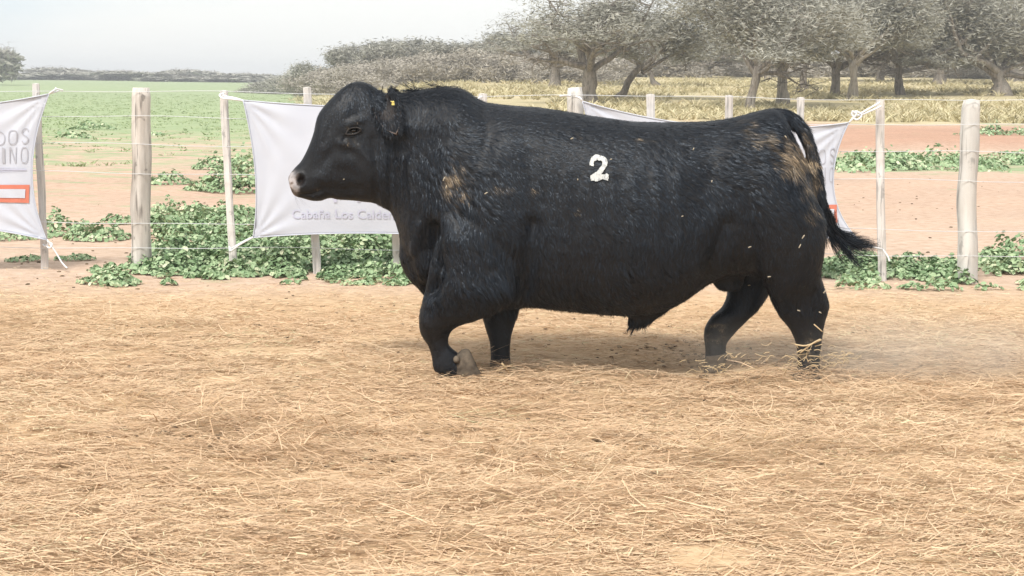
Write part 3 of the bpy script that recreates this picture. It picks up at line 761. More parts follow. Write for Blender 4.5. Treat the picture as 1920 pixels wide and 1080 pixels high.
class Banner:
    def __init__(s, tl, tr, br, bl, st, sr, sb, sl, seed, ripple=0.012):
        # corners in photo pixels, sags as pixel offsets at edge middles
        s.c = [P(*q, BY) for q in (tl, tr, br, bl)]
        k = BY / F
        s.s = [np.array([q[0] * k, 0, -q[1] * k]) for q in (st, sr, sb, sl)]
        s.seed = seed; s.rip = ripple
    def S(s, u, v):
        TL, TR, BR, BL = s.c; u = np.asarray(u, float); v = np.asarray(v, float)
        top = bez(TL, TR, s.s[0], u); bot = bez(BL, BR, s.s[2], u)
        lef = bez(TL, BL, s.s[3], v); rig = bez(TR, BR, s.s[1], v)
        U = u[..., None]; V = v[..., None]
        bil = (TL * (1 - U) + TR * U) * (1 - V) + (BL * (1 - U) + BR * U) * V
        p = top * (1 - V) + bot * V + lef * (1 - U) + rig * U - bil
        q = np.stack([u * 5, v * 2, 0 * u + s.seed], -1)
        w = 0.03 * np.sin(np.pi * np.clip(u, 0, 1)) * np.sin(np.pi * np.clip(v, 0, 1)) + s.rip * noise(q, 1.0, s.seed, 2)
        # tension folds running to the corners
        for (cu, cv) in ((0, 0), (1, 0), (1, 1), (0, 1)):
            du = np.abs(u - cu) * 2.2; dv = np.abs(v - cv)
            an = np.arctan2(dv, du + 1e-6); rr = np.hypot(du, dv)
            w = w + 0.011 * np.sin(an * 14 + s.seed) * np.exp(-rr * 3.2) * np.clip(rr * 8, 0, 1)
        p[..., 1] -= w
        return p
    def uv(s, px, py):
        """invert for a photo pixel by a small grid search"""
        if not hasattr(s, 'g'):
            uu, vv = np.meshgrid(np.linspace(0, 1, 161), np.linspace(0, 1, 121)); g = s.S(uu, vv)
            s.g = (uu.ravel(), vv.ravel(), *[a.ravel() for a in proj(g)])
        i = np.argmin((s.g[2] - px) ** 2 + (s.g[3] - py) ** 2); return s.g[0][i], s.g[1][i]
    def cloth(s, parent):
        nu, nv = 90, 60
        uu, vv = np.meshgrid(np.linspace(0, 1, nu), np.linspace(0, 1, nv))
        f = s.S(uu, vv).reshape(-1, 3); b = f + [0, 0.0016, 0]
        i = np.arange(nv - 1)[:, None] * nu; j = np.arange(nu - 1)[None]
        q = np.stack([i + j, i + nu + j, i + nu + j + 1, i + j + 1], -1).reshape(-1, 4)
        N = nu * nv
        ring = np.concatenate([np.arange(nu), np.arange(1, nv) * nu + nu - 1, np.arange(nu - 2, -1, -1) + (nv - 1) * nu, np.arange(nv - 2, 0, -1) * nu])
        r2 = np.roll(ring, -1); edge = np.stack([ring, r2, r2 + N, ring + N], -1)
        return link('cloth', new_mesh('cloth', rel(np.vstack([f, b]), parent), np.vstack([q, q[:, ::-1] + N, edge]), smooth=True, mats=[M_cloth]), parent)
    def hem(s, parent):
        mb = MB(); t = np.linspace(0, 1, 50); z = 0 * t
        for u, v in ((t, z), (t, z + 1), (z, t), (z + 1, t)):
            mb.tube(s.S(u, v) - [0, 0.002, 0], 0.0045, 6)
        me = mb.mesh('hem', M_cloth); me.transform(Matrix.Translation(-parent.location)); link('hem', me, parent)

def flat_text(body, font_scale=1.0):
    cu = bpy.data.curves.new('txt', 'FONT'); cu.body = body; cu.size = 1.0; cu.resolution_u = 3
    o = bpy.data.objects.new('txt', cu); COL.objects.link(o)
    bpy.context.view_layer.update()
    me = bpy.data.meshes.new_from_object(o.evaluated_get(bpy.context.evaluated_depsgraph_get()))
    v = np.array([x.co[:] for x in me.vertices]); f = [tuple(p.vertices) for p in me.polygons]
    bpy.data.objects.remove(o); bpy.data.curves.remove(cu); bpy.data.meshes.remove(me)
    return v, f

def put_flat(ban, parent, name, v, f, x0, x1, y0, y1, M_, off=0.004, label=None, ref=None):
    """fit flat shape v (x right, y up) to the photo box x0..x1, y0(top)..y1(bottom) on the banner"""
    import bmesh
    mn = v.min(0); mxx = v.max(0)
    if ref is not None: mn, mxx = ref
    bm = bmesh.new()
    vs = [bm.verts.new(p) for p in v]
    for q in f:
        try: bm.faces.new([vs[k] for k in q])
        except ValueError: pass
    bmesh.ops.triangulate(bm, faces=bm.faces)
    for _ in range(2):
        long_ = [e for e in bm.edges if e.calc_length() > 0.18 * max(mxx[0] - mn[0], 1e-6) / 4]
        if long_: bmesh.ops.subdivide_edges(bm, edges=long_, cuts=1, use_grid_fill=False)
        bmesh.ops.triangulate(bm, faces=bm.faces)
    bm.verts.ensure_lookup_table()
    w = np.array([q.co[:] for q in bm.verts]); ff = np.array([[q.index for q in p.verts] for p in bm.faces]); bm.free()
    fx = (w[:, 0] - mn[0]) / (mxx[0] - mn[0]); fy = (w[:, 1] - mn[1]) / (mxx[1] - mn[1])
    # inverse of the four box corners, then bilinear in u,v
    c = [ban.uv(x0, y1), ban.uv(x1, y1), ban.uv(x1, y0), ban.uv(x0, y0)]
    c = np.array(c)
    U = (c[0][None] * ((1 - fx) * (1 - fy))[:, None] + c[1][None] * (fx * (1 - fy))[:, None] + c[2][None] * (fx * fy)[:, None] + c[3][None] * ((1 - fx) * fy)[:, None])
    s_ = ban.S(U[:, 0], U[:, 1]) - [0, off, 0]
    o = link(name, new_mesh(name, rel(s_, parent), ff, mats=[M_]), parent)
    if label: o['label'] = label
    return o

def stroke(poly, w, closed=False):
    """flat band of width w along a polyline"""
    p = np.asarray(poly, float)
    t = nrm(np.gradient(p, axis=0)); n_ = np.stack([-t[:, 1], t[:, 0]], -1) * w / 2
    v = np.zeros((len(p) * 2, 3)); v[0::2, :2] = p - n_; v[1::2, :2] = p + n_
    f = [(2 * i, 2 * i + 2, 2 * i + 3, 2 * i + 1) for i in range(len(p) - 1)]
    return v, f

def smooth_poly(p, n=6):
    p = np.asarray(p, float); out = []
    q = np.vstack([2 * p[0] - p[1], p, 2 * p[-1] - p[-2]])
    for i in range(1, len(q) - 2):
        for t in np.linspace(0, 1, n, endpoint=False):
            a, b, c, d = q[i - 1], q[i], q[i + 1], q[i + 2]
            out.append(0.5 * ((2 * b) + (-a + c) * t + (2 * a - 5 * b + 4 * c - d) * t * t + (-a + 3 * b - 3 * c + d) * t ** 3))
    out.append(p[-1]); return np.array(out)

def ropes(parent, paths, r=0.006):
    for pts in paths:
        q = smooth_poly(np.array([P(a, b, y) for a, b, y in pts]), 8)
        v, qd, tr = tube(q, r, 7)
        link('rope', new_mesh('rope', rel(v, parent), [qd, tr], smooth=True, mats=[M_rope]), parent)

def sponsor_print(ban, parent, dx, dy, sx):
    """thin letters and red boxed line at the right end of the sponsor banners"""
    fx = lambda x: dx - (55 - x) * sx
    for ch, x0, x1, y0, y1 in (('D', -7, 8, 246, 272), ('O', 16, 32, 243.5, 271), ('S', 40, 53, 240, 270), ('I', 4, 8, 277, 306), ('N', 16, 31, 276, 306), ('O', 39, 52, 275.5, 305)):
        if ch == 'O':
            t = np.linspace(0, 6.2832, 33); r_ = np.stack([np.sign(np.cos(t)) * np.abs(np.cos(t)) ** 0.7, np.sign(np.sin(t)) * np.abs(np.sin(t)) ** 0.7 * 2.0], -1); v, f = stroke(r_, 0.24)
        elif ch == 'I': v, f = stroke([(0, 0), (0, 1), (0, 2)], 0.5)
        elif ch == 'N': v, f = stroke([(0, 0), (0, 0.9), (0.02, 2), (0.1, 2), (0.9, 0), (0.98, 0), (1, 1.1), (1, 2)], 0.16)
        elif ch == 'D': v, f = stroke(smooth_poly([(0, 0), (0, 2), (0.6, 2), (1, 1.5), (1, 0.5), (0.6, 0), (0, 0)], 4), 0.15)
        else: v, f = stroke(smooth_poly([(1, 1.6), (0.8, 1.95), (0.35, 2), (0, 1.65), (0.1, 1.25), (0.85, 0.8), (1, 0.4), (0.65, 0), (0.2, 0.02), (0, 0.35)], 4), 0.17)
        put_flat(ban, parent, 'letter', v, f, fx(x0), fx(x1), y0 + dy, y1 + dy, M_ink, 0.006)
    for y in (314, 317.5, 321.5):
        v, f = stroke([(k, 0) for k in range(12)], 1); put_flat(ban, parent, 'small_print', v, f, fx(-40), fx(48), y + dy, y + 0.8 + dy, M_ink2, 0.006)
    def boxv(n=24):
        x = np.linspace(0, 1, n); v = np.zeros((2 * n, 3)); v[0::2, 0] = x; v[1::2, 0] = x; v[1::2, 1] = 1
        return v, [(2 * i, 2 * i + 2, 2 * i + 3, 2 * i + 1) for i in range(n - 1)]
    v, f = boxv()
    put_flat(ban, parent, 'red_frame', v, f, fx(-90), fx(55), 347 + dy, 380 + dy, M_red, 0.006)
    put_flat(ban, parent, 'frame_panel', v, f, fx(-84), fx(48), 355 + dy, 371 + dy, M_cloth, 0.010)

# first banner
e1 = empty('sponsor_banner', tuple(P(-150, 440, BY)))
tag(e1, 'white sponsor banner cut off by the picture edge, with thin letters and a red frame', 'banner')
b1 = Banner((-395, 176), (92, 176), (88, 450), (-390, 452), (0, 26), (-29, 6), (0, -30), (26, 0), 2)
b1.cloth(e1); b1.hem(e1); sponsor_print(b1, e1, 56, 0, 1.0)
ropes(e1, [[(92, 176, BY), (100, 170, BY - .01), (106, 167, BY + .05), (118, 169, BY + .08)], [(93, 175, BY), (101, 173, BY), (109, 170, BY + .06), (104, 165, BY + .09)],
           [(88, 449, BY), (91, 456, BY), (85, 462, BY + .08), (80, 458, BY + .18)], [(89, 451, BY), (104, 472, BY), (116, 492, BY - 0.01), (126, 503, BY - .02)], [(90, 453, BY), (98, 458, BY), (93, 465, BY), (86, 460, BY + .05)]])
# middle banner
e2 = empty('ranch_banner', tuple(P(670, 440, BY)))
tag(e2, 'white banner behind the bull head printed with a tree emblem and Cabaña Los Caldenes', 'banner')
b2 = Banner((456, 188), (884, 196), (880, 446), (474, 446), (0, 8), (-22, 0), (0, -9), (14, 10), 5)
b2.cloth(e2); b2.hem(e2)
tv, tf = flat_text('Cabaña Los Caldenes SRL')
gx = tv[:, 0].min(), tv[:, 0].max()
for wd, pre in (('Cabaña', ''), ('Los', 'Cabaña '), ('Caldenes', 'Cabaña Los '), ('SRL', 'Cabaña Los Caldenes ')):
    wv, wf = flat_text(wd)
    off_ = (flat_text(pre + 'I')[0][:, 0].max() - flat_text('I')[0][:, 0].max()) if pre else 0.0
    wv = wv + [off_, 0, 0]
    sc_ = (806 - 548) / (gx[1] - gx[0])
    yb, yt = tv[:, 1].min(), tv[:, 1].max()
    yy_ = lambda q: 410 - (q - yb) / (yt - yb) * 17
    put_flat(b2, e2, 'lettering', wv, wf, 548 + (wv[:, 0].min() - gx[0]) * sc_, 548 + (wv[:, 0].max() - gx[0]) * sc_, yy_(wv[:, 1].max()), yy_(wv[:, 1].min()), M_ink2, 0.006)
S_ = 44 / 259.0
def lg(pts): return [((x - 672) * S_ + 650, (840 - y) * S_) for x, y in pts]
for pts in ([(600, 300), (560, 290), (540, 270), (450, 290), (410, 380), (440, 460), (520, 480), (580, 470)],
            [(600, 300), (600, 230), (640, 160), (690, 145), (750, 160), (790, 220), (805, 275), (880, 275), (945, 320), (940, 400), (890, 455)],
            [(620, 445), (590, 540), (530, 660), (480, 710), (560, 705), (630, 690)],
            [(850, 480), (800, 455), (730, 490), (690, 570), (710, 650), (770, 705), (840, 710), (850, 660)],
            [(543, 835), (545, 770), (600, 745), (680, 715), (760, 750), (802, 770), (802, 835)]):
    pl = smooth_poly(lg(pts), 5); v, f = stroke(pl, 6)
    put_flat(b2, e2, 'emblem_stroke', v, f, v[:, 0].min(), v[:, 0].max(), 380 - v[:, 1].max(), 380 - v[:, 1].min(), M_ink2, 0.006)
ropes(e2, [[(457, 189, BY), (440, 184, BY), (424, 181, BY + .06), (415, 177, BY + .12)], [(457, 189, BY), (436, 186, BY - .02), (418, 184, BY + .05), (412, 178, BY + .1), (420, 175, BY + .09)],
           [(474, 445, BY), (455, 454, BY), (438, 464, BY + .07), (431, 472, BY + .13)], [(474, 445, BY), (452, 457, BY - .01), (434, 470, BY + .04), (430, 463, BY + .08)],
           [(884, 196, BY), (895, 186, BY), (904, 181, BY + .08)], [(880, 446, BY), (896, 455, BY), (908, 462, BY + .08)]], 0.0075)
# third banner
e3 = empty('sponsor_banner', tuple(P(1340, 440, BY)))
tag(e3, 'white sponsor banner behind the hindquarters, a red corner showing past the tail', 'banner')
b3 = Banner((1092, 190), (1592, 230), (1612, 452), (1094, 452), (0, 27), (-38, 12), (0, -14), (18, 0), 8)
b3.cloth(e3); b3.hem(e3); sponsor_print(b3, e3, 1570, 37, 0.9)
ropes(e3, [[(1592, 230, BY), (1602, 220, BY), (1622, 208, BY + .02), (1650, 192, BY + .11)], [(1592, 230, BY), (1606, 214, BY - .02), (1598, 209, BY), (1610, 216, BY), (1635, 207, BY + .05), (1652, 199, BY + .09)],
           [(1600, 222, BY - .01), (1608, 224, BY - .02), (1616, 216, BY - .01), (1606, 209, BY), (1597, 213, BY), (1602, 221, BY)],
           [(1092, 190, BY), (1088, 184, BY), (1080, 181, BY + .08)], [(1612, 452, BY), (1634, 462, BY), (1655, 468, BY + .09)], [(1655, 468, BY + .09), (1664, 480, BY + .08), (1668, 490, BY + .07)],
           [(1050, 180, BY), (1060, 179, BY + .04), (1070, 180, BY + .09)]], 0.007)

# ================================================================ THE BULL
YB = 7.72
def ring(a, b, w, Yc, n=28, e=0.85, q=1.0, tilt=0.0):
    A = P(a[0], a[1], Yc); B = P(b[0], b[1], Yc)
    m = (A + B) / 2; h = (A - B) / 2
    th = np.arange(n) * 2 * math.pi / n
    c, s = np.cos(th), np.sin(th)
    cs = np.sign(c) * np.abs(c) ** q; ss = np.sign(s) * np.abs(s) ** e
    v = m + h * cs[:, None] + np.array([0, 1.0, 0]) * (ss * w)[:, None]
    return v

def catmull(rows, sub):
    r = np.asarray(rows, float); q = np.vstack([2 * r[0] - r[1], r, 2 * r[-1] - r[-2]]); out = []
    for i in range(1, len(q) - 2):
        for t in np.linspace(0, 1, sub, endpoint=False):
            a, b, c, d = q[i - 1], q[i], q[i + 1], q[i + 2]
            out.append(0.5 * ((2 * b) + (-a + c) * t + (2 * a - 5 * b + 4 * c - d) * t * t + (-a + 3 * b - 3 * c + d) * t ** 3))
    out.append(r[-1]); return np.array(out)

BODY = MB()
def loft(rows, n=28, e=0.85, q=1.0, sub=4, mb=BODY):
    """rows: x1,y1,x2,y2,halfwidth,Y"""
    rr = catmull(rows, sub)
    rings = [ring((a, b), (c, d), max(w, 0.004), y, n, e, q) for a, b, c, d, w, y in rr]
    v = np.vstack(rings); m = len(rings)
    i = np.arange(m - 1)[:, None] * n; j = np.arange(n)[None]; k = (j + 1) % n
    qd = np.stack([i + j, i + k, i + n + k, i + n + j], -1).reshape(-1, 4)
    v = np.vstack([v, rings[0].mean(0), rings[-1].mean(0)]); j = np.arange(n); k = (j + 1) % n
    tr = np.vstack([np.stack([np.full(n, m * n), k, j], -1), np.stack([np.full(n, m * n + 1), (m - 1) * n + j, (m - 1) * n + k], -1)])
    mb.add(v, qd, tr)

Y0 = YB
# trunk and neck
loft([(706, 182, 722, 372, .09, Y0), (722, 176, 733, 398, .105, Y0), (745, 174, 748, 430, .135, Y0), (775, 171, 762, 480, .185, Y0), (805, 168, 792, 535, .225, Y0),
      (840, 165, 822, 560, .27, Y0), (868, 169, 860, 575, .305, Y0), (905, 191, 900, 578, .335, Y0), (950, 197, 940, 576, .35, Y0), (1000, 201, 1000, 574, .355, Y0),
      (1060, 210, 1060, 580, .36, Y0), (1120, 219, 1120, 586, .37, Y0), (1200, 228, 1190, 589, .372, Y0), (1280, 229, 1262, 572, .36, Y0),
      (1340, 227, 1322, 534, .345, Y0), (1390, 217, 1375, 515, .33, Y0), (1430, 206, 1425, 520, .305, Y0), (1457, 206, 1465, 520, .275, Y0),
      (1476, 238, 1495, 500, .235, Y0), (1500, 288, 1518, 460, .18, Y0), (1522, 335, 1530, 420, .08, Y0)], n=40, e=0.78, q=0.9)
# head
loft([(735, 182, 742, 400, .12, Y0), (706, 165, 722, 392, .125, Y0), (682, 153, 704, 383, .12, Y0 - .005), (655, 156, 680, 379, .118, Y0 - .01), (623, 182, 655, 376, .114, Y0 - .02), (598, 213, 634, 375, .104, Y0 - .03),
      (589, 247, 618, 372, .090, Y0 - .04), (578, 277, 603, 377, .077, Y0 - .05), (566, 301, 585, 377, .068, Y0 - .06), (553, 314, 568, 372, .066, Y0 - .065), (545, 324, 554, 368, .062, Y0 - .07), (540, 332, 548, 361, .045, Y0 - .07)], n=30, e=0.8, q=0.92)
# poll tuft ridge
loft([(668, 158, 676, 176, .05, Y0), (682, 153, 684, 180, .07, Y0), (700, 163, 698, 185, .05, Y0)], n=16, sub=3)
# shoulder and near foreleg, raised and folded
loft([(870, 240, 960, 270, .03, 7.60), (845, 340, 985, 370, .08, 7.52), (820, 430, 985, 490, .11, 7.475), (806, 500, 958, 560, .12, 7.475), (797, 545, 905, 596, .105, 7.50), (788, 580, 866, 608, .085, 7.52), (785, 604, 848, 620, .075, 7.53),
      (789, 626, 842, 636, .06, 7.54), (803, 648, 843, 648, .052, 7.55), (810, 672, 852, 656, .05, 7.55), (814, 692, 862, 664, .05, 7.55), (826, 706, 870, 674, .048, 7.55), (846, 710, 874, 684, .04, 7.55), (866, 711, 874, 690, .03, 7.55)], n=24, e=0.85)
# far shoulder
loft([(850, 260, 980, 300, .05, 8.02), (840, 360, 990, 400, .08, 8.0), (845, 440, 990, 500, .10, 7.98), (885, 520, 985, 530, .10, 7.9), (902, 578, 975, 575, .075, 7.85), (908, 610, 967, 604, .062, 7.83), (916, 634, 960, 632, .052, 7.81), (920, 664, 957, 664, .045, 7.80), (918, 688, 960, 690, .05, 7.80), (920, 712, 958, 714, .048, 7.80)], n=22)
# near hind leg
loft([(1375, 260, 1480, 270, .04, 7.46), (1368, 340, 1512, 340, .10, 7.48), (1378, 420, 1545, 410, .135, 7.50), (1408, 480, 1546, 465, .135, 7.52), (1430, 530, 1540, 515, .115, 7.55), (1446, 566, 1548, 546, .085, 7.58), (1462, 594, 1556, 572, .068, 7.60), (1480, 617, 1548, 602, .056, 7.61),
      (1492, 645, 1541, 640, .046, 7.62), (1496, 672, 1537, 668, .045, 7.62), (1494, 694, 1538, 692, .050, 7.62), (1490, 712, 1534, 712, .048, 7.62)], n=24, e=0.88)
# far hind leg
loft([(1375, 300, 1500, 300, .05, 7.98), (1370, 400, 1520, 400, .10, 7.96), (1358, 480, 1500, 490, .12, 7.92), (1364, 534, 1450, 540, .095, 7.88), (1357, 570, 1427, 572, .075, 7.85), (1332, 594, 1404, 598, .062, 7.83), (1320, 616, 1382, 620, .052, 7.82),
      (1320, 638, 1364, 642, .045, 7.81), (1322, 662, 1362, 654, .044, 7.80), (1322, 680, 1364, 676, .046, 7.80)], n=22)
# sheath, scrotum, dewlap and brisket
loft([(1190, 560, 1290, 560, .07, Y0), (1180, 585, 1250, 584, .045, Y0), (1176, 602, 1218, 608, .028, Y0), (1176, 612, 1196, 616, .016, Y0)], n=16)
loft([(1330, 500, 1400, 505, .06, Y0 + .03), (1336, 530, 1392, 536, .06, Y0 + .03), (1345, 542, 1382, 544, .05, Y0 + .03), (1356, 546, 1372, 546, .02, Y0 + .03)], n=18)
loft([(733, 395, 790, 400, .06, Y0), (748, 440, 830, 450, .09, Y0), (750, 486, 850, 500, .11, Y0), (762, 517, 860, 540, .09, Y0), (784, 540, 860, 556, .06, Y0), (797, 555, 850, 566, .03, Y0)], n=18)
# tail: root over the rump, down against the thigh
loft([(1440, 205, 1440, 232, .05, Y0), (1462, 202, 1458, 234, .045, Y0), (1482, 206, 1471, 238, .036, Y0), (1500, 217, 1485, 244, .03, Y0 - .01), (1517, 239, 1496, 256, .027, Y0 - .02), (1529, 268, 1506, 278, .025, Y0 - .03), (1537, 300, 1515, 306, .024, Y0 - .04),
      (1544, 335, 1523, 340, .022, Y0 - .05), (1549, 370, 1532, 374, .02, Y0 - .05), (1553, 396, 1541, 400, .015, Y0 - .05)], n=16)

tmp = bpy.data.objects.new('tmp_body', BODY.mesh('tmp_body', M_bark)); COL.objects.link(tmp)
md = tmp.modifiers.new('r', 'REMESH'); md.mode = 'VOXEL'; md.voxel_size = 0.0085
ms = tmp.modifiers.new('s', 'SMOOTH'); ms.factor = 0.5; ms.iterations = 9
bpy.context.view_layer.update()
me0 = bpy.data.meshes.new_from_object(tmp.evaluated_get(bpy.context.evaluated_depsgraph_get()))
bpy.data.objects.remove(tmp)
nv = len(me0.vertices)
V = np.zeros(nv * 3, np.float32); me0.vertices.foreach_get('co', V); V = V.reshape(-1, 3).astype(float)
def normals(me):
    N_ = np.zeros(len(me.vertices) * 3, np.float32); me.vertices.foreach_get('normal', N_); return N_.reshape(-1, 3).astype(float)
NN = normals(me0)

def seg_dist(px, py, poly):
    poly = np.asarray(poly, float); best = np.full(px.shape, 1e9)
    for (x0, y0), (x1, y1) in zip(poly[:-1], poly[1:]):
        dx, dy = x1 - x0, y1 - y0; L2 = dx * dx + dy * dy + 1e-9
        t = np.clip(((px - x0) * dx + (py - y0) * dy) / L2, 0, 1)
        best = np.minimum(best, np.hypot(px - x0 - t * dx, py - y0 - t * dy))
    return best

def relief(V, NN):
    px, py = proj(V)
    sidew = sst(0.02, 0.07, np.abs(V[:, 1] - (Y0 - 0.04 * (px < 640)))) * sst(0.15, 0.5, np.abs(NN[:, 1]))
    D = np.zeros(len(V))
    def g(cx, cy, sx, sy, amp, rot=0.0):
        nonlocal D
        c, s = math.cos(rot), math.sin(rot); dx, dy = px - cx, py - cy
        u = (dx * c + dy * s) / sx; v = (-dx * s + dy * c) / sy
        D = D + amp * np.exp(-(u * u + v * v)) * sidew
    def c(poly, w, amp):
        nonlocal D
        d = seg_dist(px, py, poly); D = D + amp * np.exp(-(d / w) ** 2) * sidew
    # head
    c([(650, 185), (634, 210), (619, 240), (607, 266)], 8, -0.0035)          # edge of the broad forehead
    g(648, 212, 18, 26, 0.003, 0.4)
    g(664, 229, 20, 8, 0.009, -0.35); g(640, 205, 16, 26, 0.006, 0.4); g(604, 300, 16, 30, -0.004, 0.6); g(648, 300, 16, 12, 0.005); g(618, 290, 8, 22, -0.005, 0.5); g(600, 335, 22, 12, 0.005); c([(606, 352), (640, 356), (676, 352)], 9, -0.004)                                         # brow
    g(664, 244.5, 10, 6.5, -0.012)                                           # eye socket
    c([(648, 246), (656, 238), (668, 236), (677, 241)], 2.8, 0.006)          # upper lid
    c([(648, 252), (658, 252), (670, 249), (678, 244)], 2.6, 0.005)          # lower lid
    c([(650, 254), (643, 264)], 2.5, -0.004)
    g(655, 285, 14, 18, -0.006, 0.4)
    c([(638, 268), (672, 278), (694, 300)], 9, 0.006)                        # cheek bone
    g(692, 330, 24, 34, 0.012)                                               # jaw muscle
    c([(700, 262), (706, 310), (708, 350), (703, 378)], 8, -0.005)           # behind the cheek
    c([(630, 318), (655, 326), (680, 330)], 9, -0.002)
    c([(562, 366), (585, 364), (602, 358)], 2.5, -0.005)                     # mouth
    g(572, 352, 14, 10, 0.005)
    g(563, 338, 7, 9.5, -0.024)                                            # nostril
    c([(553, 331), (558, 325), (567, 325), (573, 334), (572, 346), (565, 352)], 3, 0.005)
    D = D * np.where(px < 712, 1.6, 1.0)
    # neck folds
    for k, xx in enumerate((728, 742, 757, 770)):
        c([(xx + (6, -2, 3, 0)[k], 262 + 22 * ((k * 2) % 3)), (xx + 5 - 4 * k, 325), (xx + 1, 380), (xx + 6 + 3 * k, 430 + 8 * k)], 7 + 1.5 * k, (-0.006, -0.003, -0.005, -0.003)[k])
    c([(765, 300), (772, 360), (768, 420), (776, 470)], 8, 0.008)
    c([(812, 428), (806, 470), (818, 510), (808, 540)], 16, -0.045)          # hollow before the shoulder
    c([(785, 420), (778, 470), (790, 520)], 7, 0.010)
    c([(845, 290), (828, 350), (826, 410), (846, 450)], 22, 0.012)           # point of shoulder
    g(905, 420, 60, 70, 0.020); g(930, 300, 50, 60, 0.010)
    c([(905, 195), (918, 250), (905, 300)], 16, -0.008)
    c([(1000, 420), (992, 480), (985, 540)], 15, -0.020)                     # behind the elbow
    g(940, 545, 38, 24, 0.016); g(870, 555, 40, 26, 0.008)
    c([(990, 300), (1005, 370), (1000, 420)], 22, -0.008)
    c([(850, 225), (800, 240), (760, 235)], 20, 0.010)                       # crest muscle
    # ribs and flank
    for k in range(6):
        x = 1060 + k * 42; c([(x, 330), (x + 8, 400), (x + 2, 470)], 10, 0.0035)
    g(1330, 330, 34, 70, -0.014, 0.1); g(1345, 240, 36, 14, 0.008)
    c([(1320, 530), (1345, 480), (1362, 420)], 15, -0.018)                   # flank fold
    g(1450, 380, 60, 80, 0.014); g(1372, 290, 26, 24, 0.010)
    c([(1478, 250), (1500, 300), (1520, 350), (1534, 400)], 5, -0.006)
    c([(1440, 540), (1470, 500), (1500, 440)], 14, -0.004)
    g(1510, 560, 14, 22, -0.008); c([(1530, 545), (1520, 600), (1514, 640)], 5, -0.005)
    # folded knee and fetlock
    g(800, 605, 16, 18, 0.006); c([(845, 622), (820, 640)], 6, -0.004); g(830, 690, 14, 14, 0.004)
    q = V * [1, 1, 1]
    D = D * np.where(px > 712, 1.4, 1.0)
    D = D + 0.0045 * noise(q, 7, 5, 2) + 0.0018 * noise(q * [1, 1, 1], 24, 8, 2) * (px > 700)
    return V + NN * D[:, None]
V = relief(V, NN)
me0.vertices.foreach_set('co', V.astype(np.float32).ravel()); me0.update(); NN = normals(me0)
PX, PY = proj(V)

def masks(px, py, pts):
    """dust, tan skin of the nose"""
    dust = np.zeros(px.shape)
    nz_ = noise(pts * [1, 1, 1.0], 26, 91, 2); nz2 = noise(pts * [1, 1, 2.5], 60, 92)
    def g(cx, cy, sx, sy, a, rot=0.0):
        nonlocal dust
        c, s = math.cos(rot), math.sin(rot); dx, dy = px - cx, py - cy
        u = (dx * c + dy * s) / sx; v = (-dx * s + dy * c) / sy
        dust = np.maximum(dust, a * np.exp(-(u * u + v * v)))
    g(852, 342, 32, 58, 0.60, -0.25); g(836, 360, 10, 22, 0.7, -0.4); g(940, 357, 42, 14, 0.42, -0.1); g(1002, 358, 14, 12, 0.45); g(1088, 398, 20, 12, 0.40)
    g(1490, 297, 46, 38, 1.0, 0.5); g(1430, 262, 62, 22, 0.7, 0.5); g(1520, 360, 24, 60, 0.6); g(1513, 262, 10, 30, 0.75, -0.4)
    g(1075, 256, 14, 7, 0.45); g(1215, 262, 60, 12, 0.28); g(1410, 245, 40, 14, 0.3)
    g(1345, 632, 34, 30, 0.60); g(1512, 658, 26, 40, 0.58); g(1500, 600, 30, 20, 0.22); g(1260, 395, 70, 26, 0.22)
    g(660, 268, 26, 26, 0.30); g(652, 245, 16, 20, 0.42); g(668, 232, 14, 8, 0.36); g(590, 355, 22, 16, 0.30); g(668, 200, 16, 22, 0.2)
    k_ = sst(0.10, 0.30, dust); d = np.clip(dust * 1.5 + 0.75 * nz_ * k_ + 0.45 * nz2 * k_ - 0.46, 0, 1)
    pink = np.exp(-(((px - 548) / 13) ** 2 + ((py - 345) / 24) ** 2) ** 2)
    return d, pink
dust, pink = masks(PX, PY, V)
pink = pink * (np.exp(-((PX - 563) / 7.0) ** 2 - ((PY - 338) / 9.5) ** 2) < 0.6) * (0.75 + 0.5 * noise(V, 60, 7))
nost = np.exp(-(((PX - 563) / 7.0) ** 2 + ((PY - 338) / 9.5) ** 2) ** 2)

M_hide, n, l, b = mat('black_hide', rough=0.5, spec=0.25)
c = ramp(n, l, attr(n, 'dust'), [(0.0, (0.008, 0.009, 0.0115)), (0.35, (0.02, 0.018, 0.016)), (1.0, (0.10, 0.076, 0.05))])
pk = ramp(n, l, nnoise(n, l, 40, 4), [(0.38, (0.17, 0.13, 0.11)), (0.50, (0.52, 0.48, 0.48))])
c = mixc(n, l, attr(n, 'pink'), c, pk); c = mixc(n, l, attr(n, 'nost'), c, (0.02, 0.014, 0.012))
l.new(c, b.inputs['Base Color']); bump(n, l, b, nnoise(n, l, 90, 3), 0.35, 0.004)
M_fur, n, l, b = mat('black_fur', rough=0.42, spec=0.36)
b.inputs['Specular Tint'].default_value = (0.74, 0.86, 1.0, 1)
c = ramp(n, l, attr(n, 'dust'), [(0.0, (0.0055, 0.007, 0.011)), (0.3, (0.06, 0.048, 0.036)), (0.7, (0.26, 0.195, 0.125)), (1.0, (0.50, 0.385, 0.25))])
c = mixc(n, l, attr(n, 'tone'), c, (0.017, 0.022, 0.031))
l.new(c, b.inputs['Base Color'])

